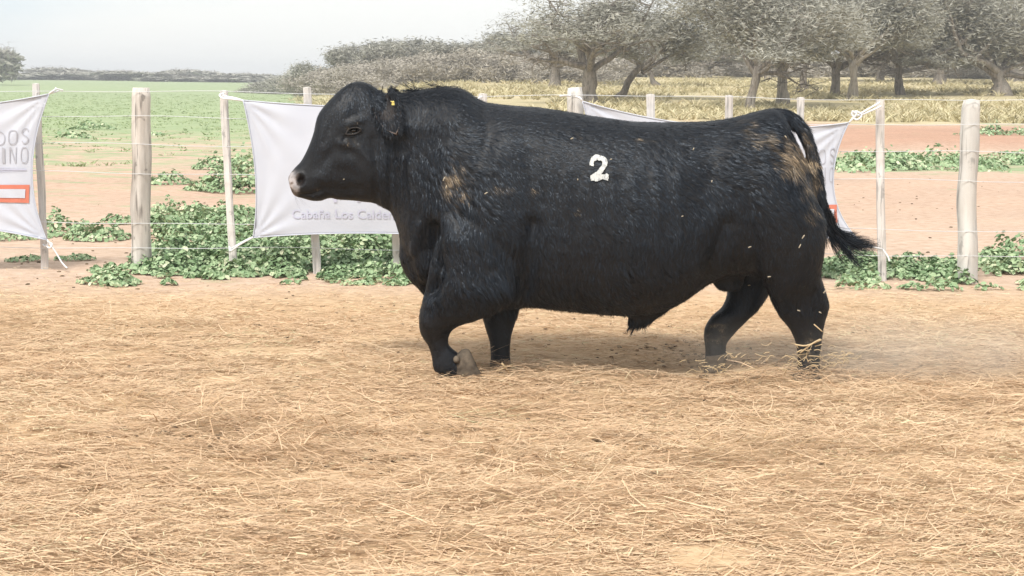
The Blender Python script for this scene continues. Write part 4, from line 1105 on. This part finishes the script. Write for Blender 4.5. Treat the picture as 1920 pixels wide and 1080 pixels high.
ORG = np.array([P(1050, 560, YB)[0], YB, 0.0])
fac = np.zeros(0)
tri_src = me0.copy(); 
import bmesh
bm = bmesh.new(); bm.from_mesh(me0); bmesh.ops.triangulate(bm, faces=bm.faces); bm.to_mesh(tri_src); bm.free()
TF = np.zeros(len(tri_src.polygons) * 3, np.int32); tri_src.polygons.foreach_get('vertices', TF); TF = TF.reshape(-1, 3)
bvh = BVHTree.FromPolygons([tuple(p) for p in V], [tuple(t) for t in TF.tolist()])
me_b = new_mesh('bull', V - ORG, TF, dict(dust=dust, pink=np.clip(pink, 0, 1), nost=nost), smooth=True, mats=[M_hide])
bull = link('bull', me_b, loc=ORG)
tag(bull, 'heavy black bull walking left through the straw, marked with a white 2', 'bull')

def surf(px, py, off=0.0):
    d = fwd + right * ((px - 960) / F) + up * ((540 - py) / F)
    h = bvh.ray_cast(Vector(CAM), Vector(d / np.linalg.norm(d)))
    if h[0] is None: return None, None
    return np.array(h[0]) + np.array(h[1]) * off, np.array(h[1])

# ---- coat
GLY = np.array([(300,475),(310,390),(350,290),(430,240),(500,245),(560,265),(630,285),(690,350),(710,410),(690,490),(650,560),(600,640),(560,690),(640,690),(690,665),(740,700),(720,825),(600,795),(480,840),(335,825),(320,710),(440,640),(520,560),(580,480),(590,410),(560,375),(460,360),(410,390),(395,440),(390,500)], float) / 12 + [1080, 270]
def in_poly(px, py, poly):
    inside = np.zeros(px.shape, bool); n_ = len(poly)
    for i in range(n_):
        x0, y0 = poly[i]; x1, y1 = poly[(i + 1) % n_]
        cnd = ((y0 > py) != (y1 > py)) & (px < (x1 - x0) * (py - y0) / (y1 - y0 + 1e-12) + x0)
        inside ^= cnd
    return inside

def coat():
    r = np.random.default_rng(17)
    A, B, C = V[TF[:, 0]], V[TF[:, 1]], V[TF[:, 2]]
    cr = np.cross(B - A, C - A); ar = np.linalg.norm(cr, axis=1) / 2
    cen = (A + B + C) / 3; cx, cy = proj(cen)
    nearside = sst(-0.15, 0.3, -nrm(cr)[:, 1])
    head = (cx < 705)
    wgt = ar * (0.55 + 0.75 * nearside) * np.where(head, 1.5, 1.0)
    N = 230000
    fi = r.choice(len(TF), N, p=wgt / wgt.sum())
    u = r.random(N); v = r.random(N); sw = u + v > 1; u[sw] = 1 - u[sw]; v[sw] = 1 - v[sw]
    w0 = 1 - u - v
    root = A[fi] * w0[:, None] + B[fi] * u[:, None] + C[fi] * v[:, None]
    nor = nrm(NN[TF[fi, 0]] * w0[:, None] + NN[TF[fi, 1]] * u[:, None] + NN[TF[fi, 2]] * v[:, None])
    px, py = proj(root)
    lower = sst(300, 470, py)
    fl = np.stack([0.85 - 0.65 * lower, 0 * px, -0.35 - 0.65 * lower], -1)
    neck = 1 - sst(800, 900, px)
    fl = fl * (1 - neck)[:, None] + neck[:, None] * np.array([0.25, 0, -1.0])
    hd = 1 - sst(690, 725, px)
    fl = fl * (1 - hd)[:, None] + hd[:, None] * np.array([0.15, 0, -0.9]) 
    crest = 1 - sst(168, 215, py)
    fl = fl + (crest * (px > 700) * (px < 900))[:, None] * np.array([1.0, 0, 0.5])
    legs = sst(565, 600, py)
    fl = fl * (1 - legs)[:, None] + legs[:, None] * np.array([0.1, 0, -1])
    tailw = ((px > 1480) & (py < 420)).astype(float)
    fl = fl * (1 - tailw)[:, None] + tailw[:, None] * np.array([0.4, 0, -0.9])
    # gentle swirls
    sw1 = noise(root, 4.0, 31, 2) * 0.75 + noise(root, 11, 32) * 0.5
    ca, sa = np.cos(sw1), np.sin(sw1)
    fl = np.stack([fl[:, 0] * ca - fl[:, 2] * sa, fl[:, 1] + 0 * ca, fl[:, 0] * sa + fl[:, 2] * ca], -1)
    fl = nrm(fl - nor * (fl * nor).sum(1, keepdims=True) + 1e-6)
    L = 0.024 + 0.010 * noise(root, 3, 35)
    L = L + 0.012 * np.exp(-(((px - 870) / 90) ** 2 + ((py - 400) / 130) ** 2))
    L = L + 0.014 * sst(500, 560, py) * (px > 900) * (px < 1180) + 0.016 * np.exp(-(((px - 960) / 80) ** 2 + ((py - 550) / 45) ** 2))
    L = L + 0.012 * (crest * (px > 690) * (px < 930)) + 0.010 * np.exp(-(((px - 1500) / 60) ** 2 + ((py - 310) / 70) ** 2))
    L = np.where(px < 705, 0.011 + 0.010 * np.exp(-(((px - 672) / 34) ** 2 + ((py - 185) / 36) ** 2)), L)
    L = np.where(px < 585, 0.004, L)
    L = np.where((py > 590), np.minimum(L, 0.010), L)
    L = L + ((px > 1165) & (px < 1225) & (py > 595)) * 0.025
    L = L + tailw * 0.008
    L = L * r.uniform(0.7, 1.2, N)
    # clumping
    K = 17000
    topz = (px > 820) & (py < 300 + 30 * noise(root, 3, 60)) & (px < 1500)
    def warp(q, tz): return np.where(tz[:, None], q * [0.5, 1, 1] + [50, 0, 0], q * [1, 1, 0.45])
    si = r.choice(N, K, replace=False); seeds = root[si]
    kd = KDTree(K)
    for i, s in enumerate(warp(seeds, topz[si])): kd.insert(s, i)
    kd.balance()
    ci = np.array([kd.find(p)[1] for p in warp(root, topz)])
    to = seeds[ci] - root; to = to - nor * (to * nor).sum(1, keepdims=True)
    # wet-looking wavy locks on shoulder, rump and lower side
    cl = np.clip(0.25 + 0.24 * noise(root, 2.2, 39) + 0.5 * np.exp(-(((px - 870) / 70) ** 2 + ((py - 350) / 90) ** 2)) + 0.5 * np.exp(-(((px - 1490) / 60) ** 2 + ((py - 300) / 60) ** 2)) + 0.30 * sst(430, 520, py) * (px < 1300) + 0.3 * np.exp(-(((px - 760) / 40) ** 2 + ((py - 370) / 90) ** 2)), 0.04, 0.9)
    hdc = 0.55 * np.exp(-(((px - 672) / 34) ** 2 + ((py - 185) / 40) ** 2)); cl = np.maximum(cl, hdc)
    lift = 0.14 + 0.18 * r.random(N) + 0.25 * noise(seeds, 40, 37)[ci] * cl
    lift = lift + 0.3 * crest * (px > 690) * (px < 930)
    d = nrm(fl + nor * lift[:, None] + r.normal(0, 0.10, (N, 3)))
    loc_ = np.where(px < 700, 0.35, 0.10 + 0.95 * cl)[:, None]
    tl_ = np.linalg.norm(to, axis=1, keepdims=True); tdir = to / np.maximum(tl_, 1e-5) * np.clip(tl_ / 0.011, 0, 1.3)
    side = nrm(np.cross(nor - tdir * loc_ + r.normal(0, 0.07, (N, 3)), d))
    lockbend = to - fl * (to * fl).sum(1, keepdims=True)
    bend = lockbend * cl[:, None] * 0.9 - nor * (0.15 * L)[:, None] + np.cross(nor, d) * (noise(seeds, 9, 38)[ci] * 0.5 * L * cl)[:, None]
    W = np.where(px < 700, 0.0019, 0.0022) * r.uniform(0.7, 1.4, N)
    gl = in_poly(px, py, GLY) & (nor[:, 1] < 0)
    pinkm = (np.exp(-(((px - 551) / 18) ** 2 + ((py - 345) / 26) ** 2)) > 0.35)
    keep = ~(gl & (r.random(N) > 0.10)) & ~pinkm
    root, d, side, L, W, bend, px, py, ci, nor = [a[keep] for a in (root, d, side, L, W, bend, px, py, ci, nor)]
    dd, _ = masks(px, py, root)
    jt = r.random(K)[ci]
    dd = np.clip(dd * (0.35 + 1.5 * jt) * (0.55 + 1.1 * r.random(len(px))), 0, 1)
    tone = np.clip(0.30 + 0.40 * noise(root, 6, 44, 2) + (0.25 + 0.9 * cl[keep]) * (jt - 0.5) + 0.12 * r.normal(size=len(px)), 0, 1)
    v, q, k = ribbons(root - nor * 0.001, d, side, L, W, bend, 2, 0.25)
    me = new_mesh('coat', v - ORG, q, dict(dust=np.repeat(dd, k), tone=np.repeat(tone, k)), mats=[M_fur])
    o = link('coat', me, bull); o['kind'] = 'stuff'
coat()

# ---- painted 2
def number_mark():
    s = 1.0
    xs = np.arange(GLY[:, 0].min() - 1, GLY[:, 0].max() + 1, s); ys = np.arange(GLY[:, 1].min() - 1, GLY[:, 1].max() + 1, s)
    idx = {}; v = []; q = []
    def vid(i, j):
        if (i, j) not in idx:
            p, nn = surf(xs[0] + i * s + 0.5 * float(noise(np.array([[i * 0.4, j * 0.4, 0]]), 1, 3)[0]), ys[0] + j * s + 0.5 * float(noise(np.array([[i * 0.4, j * 0.4, 7]]), 1, 3)[0]))
            p = p + np.array([0, -0.0075, 0.001]) ; p[1] -= 0.0012 * float(noise(p[None] * [1, 1, 0.3], 180, 4)[0])
            idx[(i, j)] = len(v); v.append(p)
        return idx[(i, j)]
    for i in range(len(xs)):
        for j in range(len(ys)):
            if in_poly(np.array([xs[i] + s / 2]), np.array([ys[j] + s / 2]), GLY)[0]:
                q.append((vid(i, j), vid(i + 1, j), vid(i + 1, j + 1), vid(i, j + 1)))
    v = np.array(v); q = np.array(q)
    m, n, l, b = mat('white_marking_paint', (0.62, 0.64, 0.62), 0.8, 0.1)
    l.new(ramp(n, l, nnoise(n, l, 120, 4, stretch=(1, 1, 0.4)), [(0.34, (0.30, 0.31, 0.32)), (0.5, (0.55, 0.57, 0.56))]), b.inputs['Base Color'])
    o = link('number_mark', new_mesh('number_mark', v - ORG, q, mats=[m], smooth=True), bull)
    o['label'] = 'white figure 2 painted on the flank'
number_mark()

# ---- eye
def uvs(r, nu=16, nvv=10):
    th = np.linspace(0, math.pi, nvv); ph = np.arange(nu) * 2 * math.pi / nu
    T_, Ph = np.meshgrid(th, ph, indexing='ij')
    v = np.stack([np.sin(T_) * np.cos(Ph), np.sin(T_) * np.sin(Ph), np.cos(T_)], -1).reshape(-1, 3) * r
    i = np.arange(nvv - 1)[:, None] * nu; j = np.arange(nu)[None]; k = (j + 1) % nu
    return v, np.stack([i + j, i + nu + j, i + nu + k, i + k], -1).reshape(-1, 4)
M_eye, n, l, b = mat('dark_eye', (0.012, 0.009, 0.008), 0.08, 0.6)
ev, eq = uvs(0.0165); p, nn = surf(663, 245)
link('eye', new_mesh('eye', ev * [1.2, 1, 0.78] + p + [0, 0.0015, 0] - ORG, eq, smooth=True, mats=[M_eye]), bull)
M_lid, n, l, b = mat('eyelid_skin', (0.016, 0.013, 0.012), 0.5, 0.35)
for pts in ([(648, 251), (654, 243), (662, 239.5), (671, 239.5), (678, 243)], [(648, 251), (657, 252.5), (666, 251), (673, 247.5), (678, 243)]):
    pl = np.array([surf(a, b_)[0] for a, b_ in pts]); base = pl[:, 1].min(); pl[:, 1] = np.minimum(pl[:, 1], base + 0.006) - 0.004
    v, q, t = tube(smooth_poly(pl, 5), 0.0034, 8); link('eyelid', new_mesh('eyelid', v - ORG, [q, t], smooth=True, mats=[M_lid]), bull)

# ---- ears, tag
M_ear, n, l, b = mat('ear_skin', (0.018, 0.014, 0.013), 0.6, 0.3)
M_rim, n, l, b = mat('ear_rim_skin', (0.13, 0.10, 0.085), 0.6, 0.3)
def ear(side):
    base, _ = surf(719, 184)
    if side > 0: base = np.array([base[0], 2 * YB - base[1], base[2]])
    s = -1 if side < 0 else 1
    ax = nrm(np.array([0.30, s * 0.62, -0.74])) if side < 0 else nrm(np.array([0.2, s * 0.75, -0.5]))
    acr = nrm(np.array([1.0, s * 0.15, 0.35])); acr = nrm(acr - ax * (acr @ ax)); out = nrm(np.cross(ax, acr)) * 1.0
    if out[1] * s < 0: out = -out
    nu, nvv = 18, 13; L = 0.235
    uu, vv = np.meshgrid(np.linspace(0, 1, nu), np.linspace(-1, 1, nvv), indexing='ij')
    w = 0.060 * np.clip(np.sin(np.pi * (0.10 + 0.90 * uu) ** 0.8), 0, 1) ** 0.6 + 0.003
    cup = 0.034 * (1 - uu * 0.55)
    p = base + [0.0, 0.012 * -s, 0.008] + ax * (uu * L)[..., None] + acr * (vv * w)[..., None] + out * (cup * vv * vv - 0.012 * uu)[..., None]
    th = 0.006
    v = np.vstack([p.reshape(-1, 3), (p - out * th).reshape(-1, 3)]); N = nu * nvv
    i = np.arange(nu - 1)[:, None] * nvv; j = np.arange(nvv - 1)[None]
    q = np.stack([i + j, i + nvv + j, i + nvv + j + 1, i + j + 1], -1).reshape(-1, 4)
    rg = np.concatenate([np.arange(nvv), np.arange(1, nu) * nvv + nvv - 1, np.arange(nvv - 2, -1, -1) + (nu - 1) * nvv, np.arange(nu - 2, 0, -1) * nvv]); r2 = np.roll(rg, -1)
    q = np.vstack([q, q[:, ::-1] + N, np.stack([rg, r2, r2 + N, rg + N], -1)])
    o = link('ear', new_mesh('ear', v - ORG, q, smooth=True, mats=[M_ear]), bull)
    rimv, rimq, rimt = tube(smooth_poly(np.vstack([p[1::2, 0], p[-1, ::3], p[::-2, -1]]), 2), 0.0032, 6)
    link('ear_rim', new_mesh('ear_rim', rimv - ORG, [rimq, rimt], smooth=True, mats=[M_rim]), o)
    # hair: back of the ear, fringe along both rims
    r = np.random.default_rng(3 + side); n_ = 5200
    u_ = r.random(n_); v_ = np.where(r.random(n_) < 0.5, np.sign(r.normal(size=n_)) * (1 - 0.12 * r.random(n_)), r.uniform(-1, 1, n_))
    iu = np.clip((u_ * (nu - 1)).astype(int), 0, nu - 1); iv = np.clip(((v_ + 1) / 2 * (nvv - 1)).round().astype(int), 0, nvv - 1)
    root = p[iu, iv] + r.normal(0, 0.004, (n_, 3)) + out * (0.001)
    d = nrm(ax[None] * 0.9 + acr * (v_ * 0.35)[:, None] + out * r.uniform(-0.1, 0.35, n_)[:, None] + r.normal(0, 0.18, (n_, 3)) + np.array([0.1, 0, -0.4]))
    inner = (np.abs(v_) < 0.55) & (u_ < 0.6) & (r.random(n_) < 0.75)
    root, d, u_ = root[~inner], d[~inner], u_[~inner]; m_ = len(root)
    L_ = r.uniform(0.012, 0.034, m_)
    sd_ = nrm(np.cross(d, r.normal(size=(m_, 3))))
    vv_, qq_, k = ribbons(root, d, sd_, L_, np.full(m_, 0.0018), r.normal(0, 0.004, (m_, 3)), 2, 0.25)
    tone = np.clip(r.normal(0.5, 0.25, m_), 0, 1)
    h = link('ear_hair', new_mesh('ear_hair', vv_ - np.array(ORG), qq_, dict(dust=np.repeat(np.clip(r.normal(0.06, 0.08, m_), 0, 1), k), tone=np.repeat(tone, k)), mats=[M_fur]), o)
    h['kind'] = 'stuff'
    return o
ear1 = ear(-1); ear(1)
M_tag, n, l, b = mat('yellow_tag_plastic', (0.66, 0.56, 0.16), 0.4, 0.5)
pt = P(737, 193.5, 7.46)
x, z = 0.007, 0.009
bmv = np.array([[sx * x * (0.7 if sz > 0 else 1), sy * 0.0012, sz * z] for sx in (-1, 1) for sy in (-1, 1) for sz in (-1, 1)])
q = np.array([[0, 1, 3, 2], [4, 6, 7, 5], [0, 4, 5, 1], [2, 3, 7, 6], [0, 2, 6, 4], [1, 5, 7, 3]])
bmv2 = bmv * [1, 1, 1] ; sv, sq = uvs(0.005, 10, 6)
mb = MB(); mb.add(bmv2 + pt, q); mb.add(sv * [1, 0.6, 1] + pt + [0.001, -0.001, 0.006], sq)
mb.tube(np.array([pt + [0, 0, 0.006], pt + [-0.012, 0.03, 0.008]]), 0.0025, 6)
mt = mb.mesh('ear_tag', M_tag, False); mt.transform(Matrix.Translation(Vector(-ORG)))
link('ear_tag', mt, bull)

# ---- hooves
M_hoof, n, l, b = mat('dusty_hoof', rough=0.85, spec=0.2)
l.new(ramp(n, l, nnoise(n, l, 28, 5), [(0.3, (0.06, 0.048, 0.037)), (0.55, (0.125, 0.102, 0.078)), (0.8, (0.21, 0.172, 0.13))]), b.inputs['Base Color'])
def hoof(rows, dew=None):
    mb = MB()
    for k in (-1, 1):
        rr = [(a, b_, c_, d_, w * 0.52, y + k * w * 0.50) for a, b_, c_, d_, w, y in rows]
        loft(rr, n=16, e=0.7, q=0.8, sub=3, mb=mb)
    me = mb.mesh('hoof', M_hoof); me.transform(Matrix.Translation(Vector(-ORG)))
    o = link('hoof', me, bull)
    if dew:
        for (a, b_, y) in dew:
            v, q = uvs(0.017, 12, 8); c_ = P(a, b_, y)
            link('dewclaw', new_mesh('dewclaw', v * [0.95, 0.8, 1.1] + c_ - ORG, q, smooth=True, mats=[M_hoof]), bull)
    return o
hoof([(856, 708, 857, 663, .042, 7.55), (866, 713, 867, 655, .049, 7.55), (880, 714, 879, 655, .050, 7.55), (893, 713, 888, 672, .046, 7.55), (904, 712, 897, 692, .034, 7.55), (909, 711, 907, 705, .010, 7.55)], [(856, 674, 7.50)])
hoof([(918, 690, 958, 690, .048, 7.80), (910, 706, 962, 706, .055, 7.80), (904, 724, 962, 724, .06, 7.80)])
hoof([(1323, 668, 1363, 662, .046, 7.80), (1322, 684, 1362, 676, .05, 7.80), (1318, 702, 1358, 700, .054, 7.80)])
hoof([(1494, 690, 1536, 692, .050, 7.62), (1484, 708, 1538, 708, .055, 7.62), (1478, 724, 1538, 722, .058, 7.62)])

# ---- hair tufts: tail switch, sheath tuft, cow-lick spikes on the crest, chin whiskers
def lock(root_px, tip_px, ctrl_px, Yr, Yt, n_, spread0, spread1, seed, w=0.002, thin=0.3, tonev=0.3):
    r = np.random.default_rng(seed)
    a = P(*root_px, Yr); c_ = P(*tip_px, Yt); b_ = P(*ctrl_px, (Yr + Yt) / 2)
    mb_v = []; t = np.linspace(0, 1, 7)
    o0 = r.normal(0, spread0, (n_, 3)); o1 = r.normal(0, spread1, (n_, 3)); ob = r.normal(0, spread1 * 0.6, (n_, 3))
    tl = r.uniform(0.55, 1.08, n_)[:, None]
    A_ = a + o0; B_ = b_ + ob; C_ = a + (c_ - a) * tl + o1 * tl
    B_ = a + (B_ - a) * tl
    pts = [(1 - s) ** 2 * A_ + 2 * s * (1 - s) * B_ + s * s * C_ for s in t]
    sd_ = nrm(np.cross(C_ - A_, r.normal(size=(n_, 3))))
    v = []
    for s, p_ in zip(t, pts):
        ww = w * (1 - (1 - thin) * s) / 2; v.append(p_ - sd_ * ww); v.append(p_ + sd_ * ww)
    v = np.stack(v, 1).reshape(-1, 3); k = 14
    q = (np.array([[2 * i, 2 * i + 1, 2 * i + 3, 2 * i + 2] for i in range(6)])[None] + (np.arange(n_) * k)[:, None, None]).reshape(-1, 4)
    return v, q, np.repeat(np.clip(r.normal(tonev, 0.25, n_), 0, 1), k)
def tuft(name, specs):
    mb = MB(); tn = []
    for s in specs:
        v, q, t = lock(*s); mb.add(v, q); tn.append(t)
    tn = np.concatenate(tn)
    me = mb.mesh(name, M_fur, False, dict(tone=tn, dust=0.05 * tn)); me.transform(Matrix.Translation(Vector(-ORG)))
    o = link(name, me, bull); o['kind'] = 'stuff'; return o
YT = Y0 - .05
tuft('tail_switch', [
    ((1545, 385), (1562, 440), (1552, 412), YT, YT, 260, 0.010, 0.012, 1, 0.003),
    ((1550, 400), (1618, 468), (1560, 452), YT, YT + .05, 420, 0.014, 0.020, 2, 0.003),
    ((1553, 410), (1640, 459), (1575, 468), YT, YT + .08, 380, 0.014, 0.014, 3, 0.003),
    ((1551, 405), (1612, 498), (1562, 458), YT, YT, 240, 0.012, 0.014, 4, 0.003),
    ((1549, 400), (1582, 490), (1548, 455), YT, YT, 120, 0.010, 0.010, 5, 0.003),
    ((1546, 395), (1552, 462), (1548, 430), YT, YT, 90, 0.008, 0.010, 6, 0.003),
    ((1560, 430), (1636, 466), (1596, 474), YT, YT + .1, 160, 0.012, 0.022, 7, 0.0025)])
tuft('sheath_tuft', [((1186, 610), (1174, 624), (1178, 614), Y0, Y0, 90, 0.008, 0.006, 11, 0.0018), ((1190, 612), (1182, 630), (1186, 620), Y0, Y0, 60, 0.006, 0.004, 12, 0.0018), ((1205, 600), (1210, 618), (1208, 610), Y0, Y0, 80, 0.014, 0.008, 13, 0.0018)])
tuft('crest_tuft', [((715, 176), (718, 160), (716, 168), Y0 - .1, Y0 - .1, 14, 0.004, 0.003, 21, 0.0025), ((731, 176), (733, 162), (732, 168), Y0 - .08, Y0 - .08, 16, 0.005, 0.004, 22, 0.0025), ((737, 177), (742, 162), (739, 168), Y0 - .08, Y0 - .08, 16, 0.005, 0.004, 23, 0.0025),
    ((855, 170), (858, 160), (856, 165), Y0, Y0, 18, 0.006, 0.003, 24, 0.0025), ((868, 176), (862, 162), (866, 168), Y0, Y0, 22, 0.008, 0.004, 25, 0.0025), ((760, 176), (800, 168), (780, 168), Y0, Y0, 160, 0.03, 0.012, 26, 0.002), ((810, 170), (855, 166), (832, 164), Y0, Y0, 160, 0.03, 0.010, 27, 0.002)])
tuft('muzzle_whiskers', [((555, 362), (566, 392), (553, 380), Y0 - .1, Y0 - .13, 5, 0.006, 0.012, 31, 0.0008), ((560, 364), (576, 386), (562, 378), Y0 - .1, Y0 - .13, 4, 0.008, 0.012, 32, 0.0008)])

# ---- straw flecks caught in the coat and across the hind legs
M_fleck, n, l, b = mat('straw_fleck', (0.42, 0.37, 0.28), 0.8, 0.2)
for (a, b_, L, ang) in [(1299, 281, .016, 1.2), (1278, 405, .012, 0.3), (1405, 461, .022, 0.3), (1504, 443, .03, 1.0), (1498, 460, .03, 1.1), (1404, 535, .018, 0.1), (1443, 516, .022, 0.1), (1334, 340, .014, 1.3), (1083, 337, .01, 1.5), (834, 335, .03, 1.1), (838, 350, .022, 1.2), (645, 335, .008, 0.4), (912, 362, .024, 0.5), (1145, 300, .012, 0.1), (1072, 262, .02, 0.4), (1470, 258, .02, -0.8), (1542, 546, .026, 0.9), (1496, 580, .022, -0.3), (1535, 584, .02, -0.5)]:
    p_, nn = surf(a, b_)
    if p_ is None: continue
    p_ = p_ + nn * 0.010 + np.array([0, -0.010, 0]); d = np.array([math.cos(ang), 0, math.sin(ang)])
    L = L * 0.65
    v, q, t = tube(np.array([p_ - d * L / 2, p_ + d * L * 0.1 + [0, -0.002, 0.001], p_ + d * L / 2]), [0.0022, 0.0028, 0.0018], 5)
    link('straw_fleck', new_mesh('straw_fleck', v - ORG, [q, t], mats=[M_fleck]), bull)

def kicked():
    mb = MB(); r = np.random.default_rng(4)
    def s(pts, w):
        q_ = smooth_poly(np.array([P(*p_) for p_ in pts]), 4); mb.tube(q_, w, 5)
    s([(920, 697, 7.6), (936, 694, 7.55), (962, 683, 7.6)], 0.0035); s([(941, 681, 7.55), (960, 706, 7.6)], 0.005)
    s([(1490, 646, 7.5), (1512, 648, 7.48), (1540, 637, 7.5)], 0.004); s([(1500, 662, 7.5), (1522, 645, 7.48), (1538, 636, 7.5)], 0.004); s([(1526, 608, 7.5), (1542, 622, 7.5)], 0.003)
    for k in range(120):
        cx, cy = (1520, 676) if k % 3 else (1350, 688)
        a = np.array([r.normal(cx, 42), r.normal(cy, 12)]); L = r.uniform(6, 24); an = r.normal(0, 0.45)
        b_ = a + [L * math.cos(an), L * math.sin(an)]; Yk = 7.5 + 0.1 * r.random()
        s([(a[0], a[1], Yk), ((a[0] + b_[0]) / 2, (a[1] + b_[1]) / 2 - r.normal(1, 3), Yk), (b_[0], b_[1], Yk)], r.uniform(0.001, 0.0022))
    o = link('kicked_straw', mb.mesh('kicked_straw', m_straw_flat)); tag(o, 'loose straw stalks kicked up around the hind feet', 'straw', kind='stuff')
m_straw_flat, n, l, b = mat('pale_straw', (0.56, 0.43, 0.26), 0.8, 0.15)
kicked()
def dust_cloud():
    c = np.array([G(1640, 692)[0][0], 7.75, 0.10]); R3 = np.array([1.25, 0.55, 0.26])
    v, q = uvs(1.0, 24, 14)
    m = bpy.data.materials.new('drifting_dust'); m.use_nodes = True; n = m.node_tree.nodes; l = m.node_tree.links; n.remove(n['Principled BSDF'])
    p = n.new('ShaderNodeVolumePrincipled'); p.inputs['Color'].default_value = (0.93, 0.85, 0.74, 1)
    tc_ = n.new('ShaderNodeTexCoord'); ln = n.new('ShaderNodeVectorMath'); ln.operation = 'LENGTH'; dv = n.new('ShaderNodeVectorMath'); dv.operation = 'DIVIDE'; dv.inputs[1].default_value = tuple(R3)
    l.new(tc_.outputs['Object'], dv.inputs[0]); l.new(dv.outputs[0], ln.inputs[0])
    fall = math_(n, l, 'SUBTRACT', 1.0, ln.outputs['Value']); f2 = math_(n, l, 'MAXIMUM', fall, 0.0)
    nn = nnoise(n, l, 2.6, 3); n2 = math_(n, l, 'SUBTRACT', nn, 0.3); n3 = math_(n, l, 'MAXIMUM', n2, 0.0)
    l.new(math_(n, l, 'MULTIPLY', math_(n, l, 'MULTIPLY', f2, n3), 5.0), p.inputs['Density'])
    l.new(p.outputs[0], n['Material Output'].inputs['Volume'])
    o = link('dust_cloud', new_mesh('dust_cloud', v * R3, q, mats=[m]), loc=c); tag(o, 'thin dust drifting behind the hind feet', 'dust', kind='stuff')
dust_cloud()
for m_ in (me0, tri_src): bpy.data.meshes.remove(m_)
